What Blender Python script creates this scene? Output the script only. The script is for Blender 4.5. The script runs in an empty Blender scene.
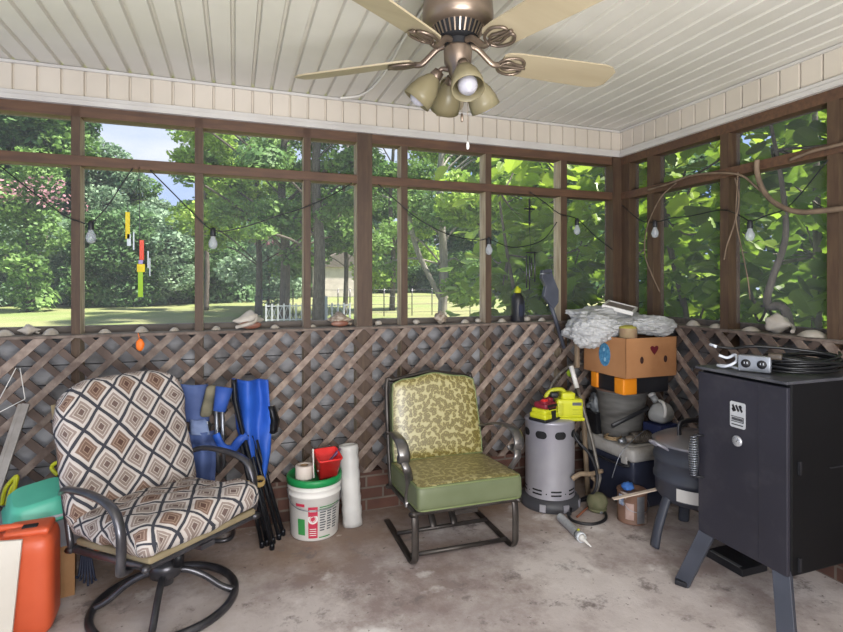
import bpy, bmesh, math, random
from mathutils import Vector, Matrix, noise
sc = bpy.context.scene
COL = sc.collection
rnd = random.Random(7)
PI = math.pi
# ---------------------------------------------------------------- camera, sky, sun, lights, exposure
EYE = 1.35
YAW = math.radians(19.45)
FPX = 528.0
cam_d = bpy.data.cameras.new('camera'); cam = bpy.data.objects.new('camera', cam_d); COL.objects.link(cam)
cam.location = (0, 0, EYE); cam.rotation_euler = (PI/2, 0, -YAW)
cam_d.sensor_width = 36; cam_d.lens = FPX/843*36; cam_d.shift_y = -33/843; cam_d.clip_end = 400; cam_d.clip_start = 0.02
sc.camera = cam
sc.view_settings.view_transform = 'Standard'; sc.view_settings.look = 'None'
sc.view_settings.gamma = 1; sc.view_settings.use_curve_mapping = False
sc.view_settings.exposure = 1.25
w = bpy.data.worlds.new('sky'); sc.world = w; w.use_nodes = True
nt = w.node_tree; nt.nodes.clear()
wo = nt.nodes.new('ShaderNodeOutputWorld'); bg = nt.nodes.new('ShaderNodeBackground')
tc = nt.nodes.new('ShaderNodeTexCoord'); mp = nt.nodes.new('ShaderNodeMapping'); mp.inputs['Scale'].default_value = (1, 1, 3)
nz = nt.nodes.new('ShaderNodeTexNoise'); nz.inputs['Scale'].default_value = 2.2; nz.inputs['Detail'].default_value = 6
rp = nt.nodes.new('ShaderNodeValToRGB'); rp.color_ramp.elements[0].position = .40; rp.color_ramp.elements[1].position = .66
rp.color_ramp.elements[0].color = (.34, .53, .98, 1); rp.color_ramp.elements[1].color = (.90, .94, 1.0, 1)
nt.links.new(tc.outputs['Generated'], mp.inputs['Vector']); nt.links.new(mp.outputs[0], nz.inputs['Vector'])
nt.links.new(nz.outputs['Fac'], rp.inputs[0]); nt.links.new(rp.outputs[0], bg.inputs[0]); nt.links.new(bg.outputs[0], wo.inputs[0])
bg.inputs[1].default_value = .48
sd = bpy.data.lights.new('sun', 'SUN'); sun = bpy.data.objects.new('sun', sd); COL.objects.link(sun)
sd.energy = 6.0; sd.angle = math.radians(3); sd.color = (1, .95, .86)
sun.rotation_euler = Vector((.42, -.22, .88)).to_track_quat('Z', 'Y').to_euler()
def area(name, loc, to, sx, sy, e, color=(1, 1, 1)):
    d = bpy.data.lights.new(name, 'AREA'); d.shape = 'RECTANGLE'; d.size = sx; d.size_y = sy; d.energy = e; d.color = color
    o = bpy.data.objects.new(name, d); COL.objects.link(o); o.location = loc
    o.rotation_euler = (Vector(loc)-Vector(to)).to_track_quat('Z', 'Y').to_euler(); return o
area('added_fill_forward', (.1, -1.3, 2.0), (.7, 1.9, .2), 2.6, .9, 25, (.97, .97, 1))  # added fill behind the camera to brighten the room; no opening stands there
area('added_fill_upward', (.35, -.75, .75), (.55, .55, 2.45), 1.6, 1.0, 60, (.97, .98, 1))  # added fill aimed at the ceiling, lifts the interior towards the outdoor brightness

# ---------------------------------------------------------------- helpers
D = 3.063; W = 2.573; FW = (math.sin(YAW), math.cos(YAW)); RT = (math.cos(YAW), -math.sin(YAW))
def ray(px): s = (px-421.5)/FPX; return (FW[0]+s*RT[0], FW[1]+s*RT[1])
def PZ(px, py, z=0): t = (EYE-z)*FPX/(py-283); u = ray(px); return Vector((u[0]*t, u[1]*t, z))
def PY(px, py, y=D): u = ray(px); t = y/u[1]; return Vector((u[0]*t, y, EYE-(py-283)/FPX*t))
def PX(px, py, x=W): u = ray(px); t = x/u[0]; return Vector((x, u[1]*t, EYE-(py-283)/FPX*t))
def PT(px, py, t): u = ray(px); return Vector((u[0]*t, u[1]*t, EYE-(py-283)/FPX*t))

def lin(c):
    if isinstance(c, str):
        c = c.lstrip('#'); c = [int(c[i:i+2], 16)/255 for i in (0, 2, 4)]
    return tuple((v/12.92 if v <= .04045 else ((v+.055)/1.055)**2.4) for v in c)+(1,)
MATS = {}
def mat(name, c1, c2=None, scale=6, rough=.6, metal=0, bump=0, bscale=None, stretch=(1, 1, 1), lo=.35, hi=.65, island=0,
        spec=.4, detail=5, trans=0, coord='Object', emit=0, alpha=1, c3=None, s3=1.0, lo3=.5, hi3=.7):
    if name in MATS: return MATS[name]
    m = bpy.data.materials.new(name); m.use_nodes = True; nt = m.node_tree; N = nt.nodes.new; L = nt.links.new
    b = nt.nodes['Principled BSDF']; b.inputs['Roughness'].default_value = rough; b.inputs['Metallic'].default_value = metal
    b.inputs['Specular IOR Level'].default_value = spec
    b.inputs['Base Color'].default_value = lin(c1)
    tc = N('ShaderNodeTexCoord'); mp = N('ShaderNodeMapping'); mp.inputs['Scale'].default_value = stretch
    L(tc.outputs[coord], mp.inputs['Vector'])
    last = None
    if c2:
        nz = N('ShaderNodeTexNoise'); nz.inputs['Scale'].default_value = scale; nz.inputs['Detail'].default_value = detail
        L(mp.outputs[0], nz.inputs['Vector'])
        r = N('ShaderNodeValToRGB'); r.color_ramp.elements[0].position = lo; r.color_ramp.elements[1].position = hi
        r.color_ramp.elements[0].color = lin(c1); r.color_ramp.elements[1].color = lin(c2)
        L(nz.outputs['Fac'], r.inputs[0]); last = r.outputs[0]
    if c3:
        nz = N('ShaderNodeTexNoise'); nz.inputs['Scale'].default_value = s3; nz.inputs['Detail'].default_value = 7; nz.inputs['Roughness'].default_value = .65
        L(tc.outputs[coord], nz.inputs['Vector'])
        mr = N('ShaderNodeMapRange'); mr.inputs[1].default_value = lo3; mr.inputs[2].default_value = hi3; L(nz.outputs['Fac'], mr.inputs[0])
        mx = N('ShaderNodeMix'); mx.data_type = 'RGBA'; L(mr.outputs[0], mx.inputs[0]); L(last, mx.inputs[6]); mx.inputs[7].default_value = lin(c3)
        last = mx.outputs[2]
    if island:
        g = N('ShaderNodeNewGeometry'); hs = N('ShaderNodeHueSaturation'); mr = N('ShaderNodeMapRange')
        mr.inputs[3].default_value = 1-island; mr.inputs[4].default_value = 1+island
        L(g.outputs['Random Per Island'], mr.inputs[0]); L(mr.outputs[0], hs.inputs['Value'])
        if last: L(last, hs.inputs['Color'])
        else: hs.inputs['Color'].default_value = lin(c1)
        last = hs.outputs[0]
    if last: L(last, b.inputs['Base Color'])
    if bump:
        nb = N('ShaderNodeTexNoise'); nb.inputs['Scale'].default_value = bscale or scale*3; nb.inputs['Detail'].default_value = 5
        bp = N('ShaderNodeBump'); bp.inputs['Strength'].default_value = bump; bp.inputs['Distance'].default_value = .01
        L(mp.outputs[0], nb.inputs['Vector']); L(nb.outputs['Fac'], bp.inputs['Height']); L(bp.outputs[0], b.inputs['Normal'])
    if emit:
        b.inputs['Emission Strength'].default_value = emit; b.inputs['Emission Color'].default_value = lin(c1)
    if alpha < 1: b.inputs['Alpha'].default_value = alpha
    if trans:
        out = nt.nodes['Material Output']; tr = N('ShaderNodeBsdfTranslucent'); ms = N('ShaderNodeMixShader'); ms.inputs[0].default_value = trans
        if last: L(last, tr.inputs[0])
        else: tr.inputs[0].default_value = lin(c1)
        L(b.outputs[0], ms.inputs[1]); L(tr.outputs[0], ms.inputs[2]); L(ms.outputs[0], out.inputs[0])
    MATS[name] = m; return m

def tag(o, label=None, cat=None, group=None, kind=None):
    if label: o['label'] = label
    if cat: o['category'] = cat
    if group: o['group'] = group
    if kind: o['kind'] = kind
    return o
def thing(name, label, cat, loc=(0, 0, 0), rotz=0, group=None, rot=None):
    o = bpy.data.objects.new(name, None); COL.objects.link(o); o.empty_display_size = .1
    o.location = loc; o.rotation_euler = rot if rot else (0, 0, rotz)
    return tag(o, label, cat, group)
def wmat(o):
    m = Matrix.LocRotScale(o.location, o.rotation_euler, o.scale)
    return wmat(o.parent) @ m if o.parent else m

class MB:
    def __init__(s): s.bm = bmesh.new(); s.uv = s.bm.loops.layers.uv.new('UVMap')
    def _faces(s, vs, fs, mi, smooth):
        v = [s.bm.verts.new(p) for p in vs]; out = []
        for f in fs:
            try:
                q = s.bm.faces.new([v[i] for i in f]); q.material_index = mi; q.smooth = smooth; out.append(q)
            except ValueError: pass
        return v, out
    def box(s, c, size, R=None, mi=0, taper=1.0):
        x, y, z = [k/2 for k in size]; c = Vector(c)
        vs = []
        for dz in (-1, 1):
            k = taper if dz > 0 else 1
            for a, b in ((-1, -1), (1, -1), (1, 1), (-1, 1)):
                p = Vector((a*x*k, b*y*k, dz*z)); vs.append(c+(R @ p if R else p))
        s._faces(vs, [(3, 2, 1, 0), (4, 5, 6, 7), (0, 1, 5, 4), (1, 2, 6, 5), (2, 3, 7, 6), (3, 0, 4, 7)], mi, False); return s
    def span(s, a, b, wd, th, up=(0, 0, 1), mi=0):
        a = Vector(a); b = Vector(b); z = (b-a); L = z.length; z.normalize(); y = Vector(up); x = y.cross(z)
        if x.length < 1e-4: x = Vector((1, 0, 0)).cross(z)
        x.normalize(); y = z.cross(x)
        R = Matrix((x, y, z)).transposed(); return s.box((a+b)/2, (wd, th, L), R, mi)
    def tube(s, pts, r, seg=10, closed=False, mi=0, rads=None, flat=1.0, caps=True, up=None, smooth=True):
        P = [Vector(p) for p in pts]; n = len(P); rings = []
        T = []
        for i in range(n):
            if closed: t = P[(i+1) % n]-P[i-1]
            else: t = P[min(i+1, n-1)]-P[max(i-1, 0)]
            T.append(t.normalized() if t.length > 1e-9 else Vector((0, 0, 1)))
        x = Vector(up) if up else (Vector((0, 0, 1)) if abs(T[0].z) < .9 else Vector((1, 0, 0)))
        for i in range(n):
            if up: x = Vector(up)
            x = x-T[i]*x.dot(T[i])
            if x.length < 1e-6: x = T[i].orthogonal()
            x.normalize(); y = T[i].cross(x); rr = rads[i] if rads else r
            rings.append([s.bm.verts.new(P[i]+x*(rr*flat*math.cos(2*PI*k/seg))+y*(rr*math.sin(2*PI*k/seg))) for k in range(seg)])
        m = n if closed else n-1
        for i in range(m):
            A = rings[i]; B = rings[(i+1) % n]
            for k in range(seg):
                f = s.bm.faces.new((A[k], A[(k+1) % seg], B[(k+1) % seg], B[k])); f.smooth = smooth; f.material_index = mi
        if caps and not closed:
            f = s.bm.faces.new(rings[0][::-1]); f.material_index = mi
            f = s.bm.faces.new(rings[-1]); f.material_index = mi
        return s
    def lathe(s, prof, c=(0, 0, 0), seg=32, R=None, mi=0, smooth=True, sx=1, sy=1, close=True):
        c = Vector(c); rings = []
        for r, z in prof:
            ring = []
            for k in range(seg):
                a = 2*PI*k/seg; p = Vector((r*sx*math.cos(a), r*sy*math.sin(a), z)); ring.append(s.bm.verts.new(c+(R @ p if R else p)))
            rings.append(ring)
        for A, B in zip(rings, rings[1:]):
            for k in range(seg):
                f = s.bm.faces.new((A[k], A[(k+1) % seg], B[(k+1) % seg], B[k])); f.smooth = smooth; f.material_index = mi
        if close:
            for ring, rev, pr in ((rings[0], True, prof[0]), (rings[-1], False, prof[-1])):
                if pr[0] > 1e-5:
                    f = s.bm.faces.new(ring[::-1] if rev else ring); f.material_index = mi
        return s
    def prism(s, poly, org, U, V, th, mi=0, smooth=False):
        """outline poly (u,v) in plane U,V at org, thickness th along U x V"""
        U = Vector(U); V = Vector(V); n = U.cross(V).normalized()*th; org = Vector(org)
        a = [s.bm.verts.new(org+U*p[0]+V*p[1]) for p in poly]; b = [s.bm.verts.new(org+U*p[0]+V*p[1]+n) for p in poly]
        k = len(poly)
        f = s.bm.faces.new(a[::-1]); f.material_index = mi; f = s.bm.faces.new(b); f.material_index = mi
        for i in range(k):
            f = s.bm.faces.new((a[i], a[(i+1) % k], b[(i+1) % k], b[i])); f.material_index = mi; f.smooth = smooth
        return s
    def sheet(s, fn, nu, nv, mi=0, smooth=True):
        g = [[s.bm.verts.new(fn(i/nu, j/nv)) for j in range(nv+1)] for i in range(nu+1)]
        for i in range(nu):
            for j in range(nv):
                f = s.bm.faces.new((g[i][j], g[i+1][j], g[i+1][j+1], g[i][j+1])); f.smooth = smooth; f.material_index = mi
                for lp, (a, b) in zip(f.loops, ((i, j), (i+1, j), (i+1, j+1), (i, j+1))): lp[s.uv].uv = (a/nu, b/nv)
        return s
    def rbox(s, c, size, r, n=10, R=None, mi=0, puff=0, fn=None):
        """rounded box, faces carry a UV that runs on over the edges; puff swells top and bottom"""
        hx, hy, hz = [k/2 for k in size]; c = Vector(c); r = min(r, hx, hy, hz)
        cache = {}
        ax = [(0, 1, 2), (1, 2, 0), (2, 0, 1)]; H = (hx, hy, hz)
        def cuts(h):
            k = [-h, -h+.15*r, -h+.4*r, -h+r]; m = max(2, int(n*2*h/max(H)/2)); 
            for i in range(1, m): k.append(-h+r+(2*h-2*r)*i/m)
            return k+[h-r, h-.4*r, h-.15*r, h]
        cu = [sorted(set(round(v, 6) for v in cuts(h))) for h in H]
        def V(p):
            key = tuple(round(v, 5) for v in p)
            if key in cache: return cache[key]
            inner = Vector([max(-H[i]+r, min(H[i]-r, p[i])) for i in range(3)]); d = Vector(p)-inner
            q = inner+(d.normalized()*r if d.length > 1e-9 else d)
            if puff:
                k = max(0, 1-(p[0]/hx)**2)*max(0, 1-(p[1]/hy)**2); q.z += (1 if p[2] > 0 else -1)*puff*k**.6*abs(p[2]/hz)
            uv = (q.x+math.copysign(max(0, hz-q.z) if abs(q.x) > hx-r*1.01 else 0, q.x), q.y+math.copysign(max(0, hz-q.z) if abs(q.y) > hy-r*1.01 else 0, q.y))
            if fn: q = fn(q)
            v = s.bm.verts.new(c+(R @ q if R else q)); cache[key] = (v, uv); return cache[key]
        for a, b, k in ax:
            for sg in (-1, 1):
                A = cu[a]; B = cu[b]
                for i in range(len(A)-1):
                    for j in range(len(B)-1):
                        qs = []
                        for (x, y) in ((A[i], B[j]), (A[i+1], B[j]), (A[i+1], B[j+1]), (A[i], B[j+1])):
                            p = [0, 0, 0]; p[a] = x; p[b] = y; p[k] = sg*H[k]; qs.append(V(p))
                        if sg < 0: qs = qs[::-1]
                        try: f = s.bm.faces.new([q[0] for q in qs])
                        except ValueError: continue
                        f.smooth = True; f.material_index = mi
                        for lp, q in zip(f.loops, qs): lp[s.uv].uv = q[1]
        return s
    def blob(s, c, rad, amp=.15, fq=3, sub=4, seed=0, mi=0, ridge=False, flatz=None):
        c = Vector(c); r = bmesh.ops.create_icosphere(s.bm, subdivisions=sub, radius=1)
        off = Vector((seed*7.3, seed*3.1, seed*1.7))
        for v in r['verts']:
            p = v.co.copy()
            d = noise.fractal(p*fq+off, .8, 2.1, 4)
            if ridge: d = abs(d)*2-.5
            k = 1+amp*d
            q = Vector((p.x*rad[0]*k, p.y*rad[1]*k, p.z*rad[2]*k))
            if flatz is not None and q.z < flatz: q.z = flatz+(q.z-flatz)*.05
            v.co = c+q
        for f in {f for v in r['verts'] for f in v.link_faces}: f.smooth = True; f.material_index = mi
        return s
    def build(s, name, mats, parent=None, world=False, bevel=0, solid=0, sub=0, loc=None):
        bmesh.ops.recalc_face_normals(s.bm, faces=s.bm.faces) if not solid else None
        if parent is not None and world:
            inv = wmat(parent).inverted()
            for v in s.bm.verts: v.co = inv @ v.co
        me = bpy.data.meshes.new(name); s.bm.to_mesh(me); s.bm.free()
        for m in (mats if isinstance(mats, (list, tuple)) else [mats]): me.materials.append(m)
        o = bpy.data.objects.new(name, me); COL.objects.link(o)
        if parent is not None: o.parent = parent
        elif world:   # put the origin at the base of the mesh
            xs = [v.co for v in me.vertices]; 
            if xs:
                c = Vector(((min(p.x for p in xs)+max(p.x for p in xs))/2, (min(p.y for p in xs)+max(p.y for p in xs))/2, min(p.z for p in xs)))
                me.transform(Matrix.Translation(-c)); o.location = c
        if loc: o.location = loc
        if solid:
            m = o.modifiers.new('s', 'SOLIDIFY'); m.thickness = solid; m.offset = 0
        if bevel:
            m = o.modifiers.new('b', 'BEVEL'); m.width = bevel; m.segments = 2; m.limit_method = 'ANGLE'; m.angle_limit = math.radians(40)
        if sub:
            m = o.modifiers.new('u', 'SUBSURF'); m.levels = sub; m.render_levels = sub
        return o

def cr(pts, n=8, closed=False):
    """Catmull-Rom through the points"""
    P = [Vector(p) for p in pts]; out = []; k = len(P)
    R = range(k) if closed else range(k-1)
    for i in R:
        if closed: a, b, c, d = P[i-1], P[i], P[(i+1) % k], P[(i+2) % k]
        else: a, b, c, d = P[max(i-1, 0)], P[i], P[i+1], P[min(i+2, k-1)]
        for j in range(n):
            t = j/n; out.append(.5*((2*b)+(c-a)*t+(2*a-5*b+4*c-d)*t*t+(3*b-a-3*c+d)*t**3))
    if not closed: out.append(P[-1])
    return out
def circle(c, r, n=32, z=0, a0=0, a1=2*PI):
    full = abs(a1-a0-2*PI) < 1e-6
    return [Vector((c[0]+r*math.cos(a0+(a1-a0)*i/(n if full else n-1)), c[1]+r*math.sin(a0+(a1-a0)*i/(n if full else n-1)), (c[2] if len(c) > 2 else z))) for i in range(n)]
def copy_tree(o, parent=None):
    c = o.copy(); COL.objects.link(c); c.parent = parent
    for ch in [x for x in bpy.data.objects if x.parent == o]: copy_tree(ch, c)
    return c
def RX(a): return Matrix.Rotation(math.radians(a), 3, 'X')
def RY(a): return Matrix.Rotation(math.radians(a), 3, 'Y')
def RZ(a): return Matrix.Rotation(math.radians(a), 3, 'Z')
def single(name, label, cat, mb, mats, group=None, **k):
    o = mb.build(name, mats, None, True, **k); return tag(o, label, cat, group)
# ---------------------------------------------------------------- the room
m_vinyl = mat('cream_vinyl', '#d3cec4', '#cbc6bb', 3, rough=.45, spec=.3)
m_frieze = mat('frieze_vinyl', '#c3b9ab', '#bab0a2', 3, rough=.5)
m_trimw = mat('white_trim', '#bfbbb5', '#b3aea8', 4, rough=.45)
m_stain = mat('stained_pine', '#402e23', '#52402f', 9, rough=.6, stretch=(6, 6, .6), lo=.3, hi=.7, bump=.15, c3='#3c2c24', s3=4, lo3=.5, hi3=.8)
m_stainh = mat('stained_rail', '#483327', '#5f4431', 9, rough=.6, stretch=(.6, 6, 6), lo=.3, hi=.7, c3='#46322a', s3=3, lo3=.5, hi3=.8)
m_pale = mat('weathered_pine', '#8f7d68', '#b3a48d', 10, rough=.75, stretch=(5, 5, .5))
m_sill = mat('grey_sill', '#7c746b', '#5c554e', 8, rough=.8, stretch=(1, 6, 6))
m_dark = mat('dark_board', '#4a4440', '#625a54', 7, rough=.8, stretch=(.6, 5, 5))
m_side = mat('grey_siding', '#9b9b9e', '#7d7b7c', 5, rough=.75, stretch=(1, 1, 3), c3='#4d4641', s3=2.5, lo3=.5, hi3=.72)
m_latt = mat('weathered_lattice', '#8f8075', '#6c5c53', 7, rough=.8, stretch=(3, 3, 3), island=.28, bump=.2, c3='#4c3a33', s3=5, lo3=.5, hi3=.78)
def concrete_mat():
    m = bpy.data.materials.new('porch_concrete'); m.use_nodes = True; nt = m.node_tree; N = nt.nodes.new; L = nt.links.new
    b = nt.nodes['Principled BSDF']; b.inputs['Roughness'].default_value = .7; b.inputs['Specular IOR Level'].default_value = .35
    tc = N('ShaderNodeTexCoord'); col = None
    def noi(s, d=7, r=.62, off=0):
        n = N('ShaderNodeTexNoise'); n.inputs['Scale'].default_value = s; n.inputs['Detail'].default_value = d; n.inputs['Roughness'].default_value = r
        mp = N('ShaderNodeMapping'); mp.inputs['Location'].default_value = (off, off*.7, 0); L(tc.outputs['Object'], mp.inputs[0]); L(mp.outputs[0], n.inputs['Vector']); return n.outputs['Fac']
    def rng(x, a, b_):
        r = N('ShaderNodeMapRange'); r.inputs[1].default_value = a; r.inputs[2].default_value = b_; L(x, r.inputs[0]); return r.outputs[0]
    def mix(f, a, c):
        mx = N('ShaderNodeMix'); mx.data_type = 'RGBA'; L(f, mx.inputs[0])
        if isinstance(a, str): mx.inputs[6].default_value = lin(a)
        else: L(a, mx.inputs[6])
        mx.inputs[7].default_value = lin(c); return mx.outputs[2]
    c = mix(rng(noi(1.6), .38, .62), '#cbc2be', '#aea39f')
    c = mix(rng(noi(.9, 8, .75, 3.1), .47, .60), c, '#91827e')
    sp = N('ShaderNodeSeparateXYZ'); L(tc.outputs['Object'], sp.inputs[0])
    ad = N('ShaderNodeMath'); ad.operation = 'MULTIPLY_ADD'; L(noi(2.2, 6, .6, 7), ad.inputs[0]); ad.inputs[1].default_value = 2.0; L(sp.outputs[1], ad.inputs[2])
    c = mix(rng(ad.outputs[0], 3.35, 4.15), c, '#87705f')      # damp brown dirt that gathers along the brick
    c = mix(rng(noi(5, 8, .75, 1.7), .56, .66), c, '#7d7370')
    c = mix(rng(noi(3.1, 5, .6, 9.3), .60, .70), c, '#d9d3d0')
    c = mix(rng(noi(30, 3, .6, 2.3), .66, .72), c, '#6a605c')
    L(c, b.inputs['Base Color'])
    bp = N('ShaderNodeBump'); bp.inputs['Strength'].default_value = .3; bp.inputs['Distance'].default_value = .006; L(noi(55), bp.inputs['Height']); L(bp.outputs[0], b.inputs['Normal'])
    return m
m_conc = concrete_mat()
def brick_mat():
    m = bpy.data.materials.new('red_brick'); m.use_nodes = True; nt = m.node_tree; N = nt.nodes.new; L = nt.links.new
    b = nt.nodes['Principled BSDF']; b.inputs['Roughness'].default_value = .85
    g = N('ShaderNodeTexCoord'); sp = N('ShaderNodeSeparateXYZ'); ad = N('ShaderNodeMath'); cb = N('ShaderNodeCombineXYZ')
    L(g.outputs['Object'], sp.inputs[0]); L(sp.outputs[0], ad.inputs[0]); L(sp.outputs[1], ad.inputs[1]); L(ad.outputs[0], cb.inputs[0]); L(sp.outputs[2], cb.inputs[1])
    t = N('ShaderNodeTexBrick'); L(cb.outputs[0], t.inputs['Vector'])
    t.inputs['Scale'].default_value = 1; t.inputs['Brick Width'].default_value = .205; t.inputs['Row Height'].default_value = .0685
    t.inputs['Mortar Size'].default_value = .006; t.inputs['Color1'].default_value = lin('#6a463a'); t.inputs['Color2'].default_value = lin('#51362d'); t.inputs['Mortar'].default_value = lin('#75695f')
    nz = N('ShaderNodeTexNoise'); nz.inputs['Scale'].default_value = 9; L(g.outputs['Object'], nz.inputs['Vector'])
    mx = N('ShaderNodeMix'); mx.data_type = 'RGBA'; mx.blend_type = 'MULTIPLY'; mx.inputs[0].default_value = .6
    L(t.outputs['Color'], mx.inputs[6]); L(nz.outputs['Fac'], mx.inputs[7]); L(mx.outputs[2], b.inputs['Base Color'])
    bp = N('ShaderNodeBump'); bp.inputs['Strength'].default_value = .5; bp.inputs['Distance'].default_value = .008; bp.invert = True
    L(t.outputs['Fac'], bp.inputs['Height']); L(bp.outputs[0], b.inputs['Normal'])
    return m
m_brick = brick_mat()
def struct(name, mb, mats, **k):
    o = mb.build(name, mats, None, **k); o['kind'] = 'structure'; return o

LX = -2.1; BY = -1.7; CZ = 2.43
# floor slab
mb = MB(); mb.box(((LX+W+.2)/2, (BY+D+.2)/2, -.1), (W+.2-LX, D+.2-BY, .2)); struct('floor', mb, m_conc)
# ceiling: ribbed vinyl soffit, grooves run towards the back wall
def ribs(s0, s1, ph=-1.011, pitch=.1003, wd=.022, dp=.017):
    out = [(s0, 0)]; k = math.ceil((s0-ph)/pitch+.1)
    while ph+k*pitch < s1-.02:
        g = ph+k*pitch; out += [(g-wd/2, 0), (g-wd/4, dp), (g+wd/4, dp), (g+wd/2, 0)]; k += 1
    return out+[(s1, 0)]
def extr(mb, pts3, vec, mi=0):
    v = Vector(vec); a = [mb.bm.verts.new(p) for p in pts3]; b = [mb.bm.verts.new(Vector(p)+v) for p in pts3]
    for i in range(len(a)-1):
        f = mb.bm.faces.new((a[i], a[i+1], b[i+1], b[i])); f.material_index = mi
mb = MB(); pr = ribs(LX, W+.02); n0 = len(pr)
extr(mb, [Vector((s, BY, CZ+d)) for s, d in pr], (0, D-BY+.02, 0))
mb.box(((LX+W)/2+.2, (BY+D)/2+.1, CZ+.08), (W-LX+1.2, D-BY+.8, .1))
struct('ceiling', mb, m_vinyl)
# frieze of the same vinyl under the ceiling, with its white crown strip and bottom moulding
def frieze(name, s0, s1, back):
    mb = MB()
    P = (lambda s, d, z: Vector((s, D+d, z))) if back else (lambda s, d, z: Vector((W+d, s, z)))
    ph = -1.011 if back else 1.693
    pts = ribs(s0, s1, ph, .1003 if back else .1035, .014, .012)
    extr(mb, [P(s, d, 2.27) for s, d in pts], (0, 0, CZ-2.27+.005))
    o = struct(name, mb, m_frieze)
    return o
frieze('wall_back', LX, W, True)
bpy.data.objects['wall_back'].name = 'trim_1'
frieze('trim_2', BY, D, False)
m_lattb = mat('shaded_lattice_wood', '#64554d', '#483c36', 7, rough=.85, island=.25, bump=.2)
def wbox(mb, back, s0, s1, d0, d1, z0, z1, mi=0):
    if back: mb.box(((s0+s1)/2, D+(d0+d1)/2, (z0+z1)/2), (s1-s0, d1-d0, z1-z0), None, mi)
    else: mb.box((W+(d0+d1)/2, (s0+s1)/2, (z0+z1)/2), (d1-d0, s1-s0, z1-z0), None, mi)
tn = [3]
def trim(mb, m, **k):
    o = struct('trim_%d' % tn[0], mb, m, **k); tn[0] += 1; return o
for back, s0, s1 in ((True, LX, W), (False, BY, D)):
    mb = MB(); wbox(mb, back, s0, s1-(0 if back else .012), -.012, .004, CZ-.018, CZ-.004); trim(mb, m_trimw)
    mb = MB(); e = 0 if back else .022
    wbox(mb, back, s0, s1-e, -.022, .02, 2.243, 2.262); wbox(mb, back, s0, s1-e, -.015, .02, 2.262, 2.284); wbox(mb, back, s0, s1-e, -.024, .09, 2.236, 2.2435); trim(mb, m_trimw, bevel=.002)
    mb = MB(); wbox(mb, back, s0, s1-(0 if back else 0), .0, .09, 2.182, 2.238); trim(mb, m_stainh)
    mb = MB(); wbox(mb, back, s0, s1-(0 if back else .004), -.004, .088, 1.937, 1.988); trim(mb, m_stainh, bevel=.003)
    # flat sill and the dark rail outside it
    mb = MB(); wbox(mb, back, s0, s1-.02, -.012, .14, 1.075, 1.093); trim(mb, m_sill, bevel=.003)
    mb = MB(); wbox(mb, back, s0, s1+.1, .10, .14, 1.0935, 1.128); trim(mb, m_dark)
    # low wall: grey boards behind the lattice on three courses of brick
    mb = MB()
    for z0, z1 in ((.235, .42), (.425, .62), (.625, .83), (.835, .93), (.935, 1.074)): wbox(mb, back, s0, s1+.09, .085, .11, z0, z1, 0)
    wbox(mb, back, s0, s1+.18, .115, .15, .2, 1.074, 0)
    wbox(mb, back, s0, s1+.2, -.004, .20, 0, .232, 1)
    struct('wall_back' if back else 'wall_right', mb, [m_side, m_brick])
posts_b = [(-1.9, -1.86), (-1.36, -1.32), (-.771, -.732), (-.203, -.163), (.369, .409), (.678, .769), (.952, .992), (1.518, 1.560), (2.085, 2.133)]
posts_r = [(-1.2, -1.15), (-.5, -.45), (.1, .15), (.62, .70), (1.10, 1.14), (1.622, 1.673), (2.19, 2.242), (2.745, 2.80)]
for back, L_ in ((True, posts_b), (False, posts_r)):
    for a, b in L_:
        mb = MB(); big = (b-a) > .07
        wbox(mb, back, a, b, -.006 if big else 0, .088, .232, 2.2362, 0)
        mb.bm.faces.ensure_lookup_table()
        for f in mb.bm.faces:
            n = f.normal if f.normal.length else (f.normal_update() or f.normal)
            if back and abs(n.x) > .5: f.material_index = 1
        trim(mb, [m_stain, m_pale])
mb = MB(); mb.box((W-.032, D+.03, 1.234), (.074, .09, 2.004)); trim(mb, [m_stain, m_pale])
mb = MB(); mb.box((W+.045, D-.045, 1.234), (.086, .09, 2.004)); trim(mb, [m_stain, m_pale])

# insect screens, one to each bay above and below the rail
m_scr = bpy.data.materials.new('insect_screen'); m_scr.use_nodes = True
_n = m_scr.node_tree; _n.nodes.clear(); _o = _n.nodes.new('ShaderNodeOutputMaterial'); _t = _n.nodes.new('ShaderNodeBsdfTransparent'); _d = _n.nodes.new('ShaderNodeBsdfDiffuse'); _m = _n.nodes.new('ShaderNodeMixShader')
_d.inputs[0].default_value = (.34, .36, .38, 1); _m.inputs[0].default_value = .065
_n.links.new(_t.outputs[0], _m.inputs[1]); _n.links.new(_d.outputs[0], _m.inputs[2]); _n.links.new(_m.outputs[0], _o.inputs[0])
wn = 1
for back, L_, e in ((True, posts_b, 2.505), (False, posts_r, 2.97)):
    ed = [b for a, b in L_]; st = [a for a, b in L_][1:]+[e]
    for a, b in zip(ed, st):
        mb = MB()
        for z0, z1 in ((1.128, 1.937), (1.988, 2.182)):
            wbox(mb, back, a, b, .060, .0606, z0, z1)
        struct('window_%d' % wn, mb, m_scr); wn += 1
# house wall behind the viewer
m_house = mat('house_siding', '#d8d2c6', '#cdc6b8', 3, rough=.6)
mb = MB(); mb.box(((LX+W)/2, BY-.06, 1.2), (W-LX+.2, .12, 2.6)); struct('wall_front', mb, m_house)

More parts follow.
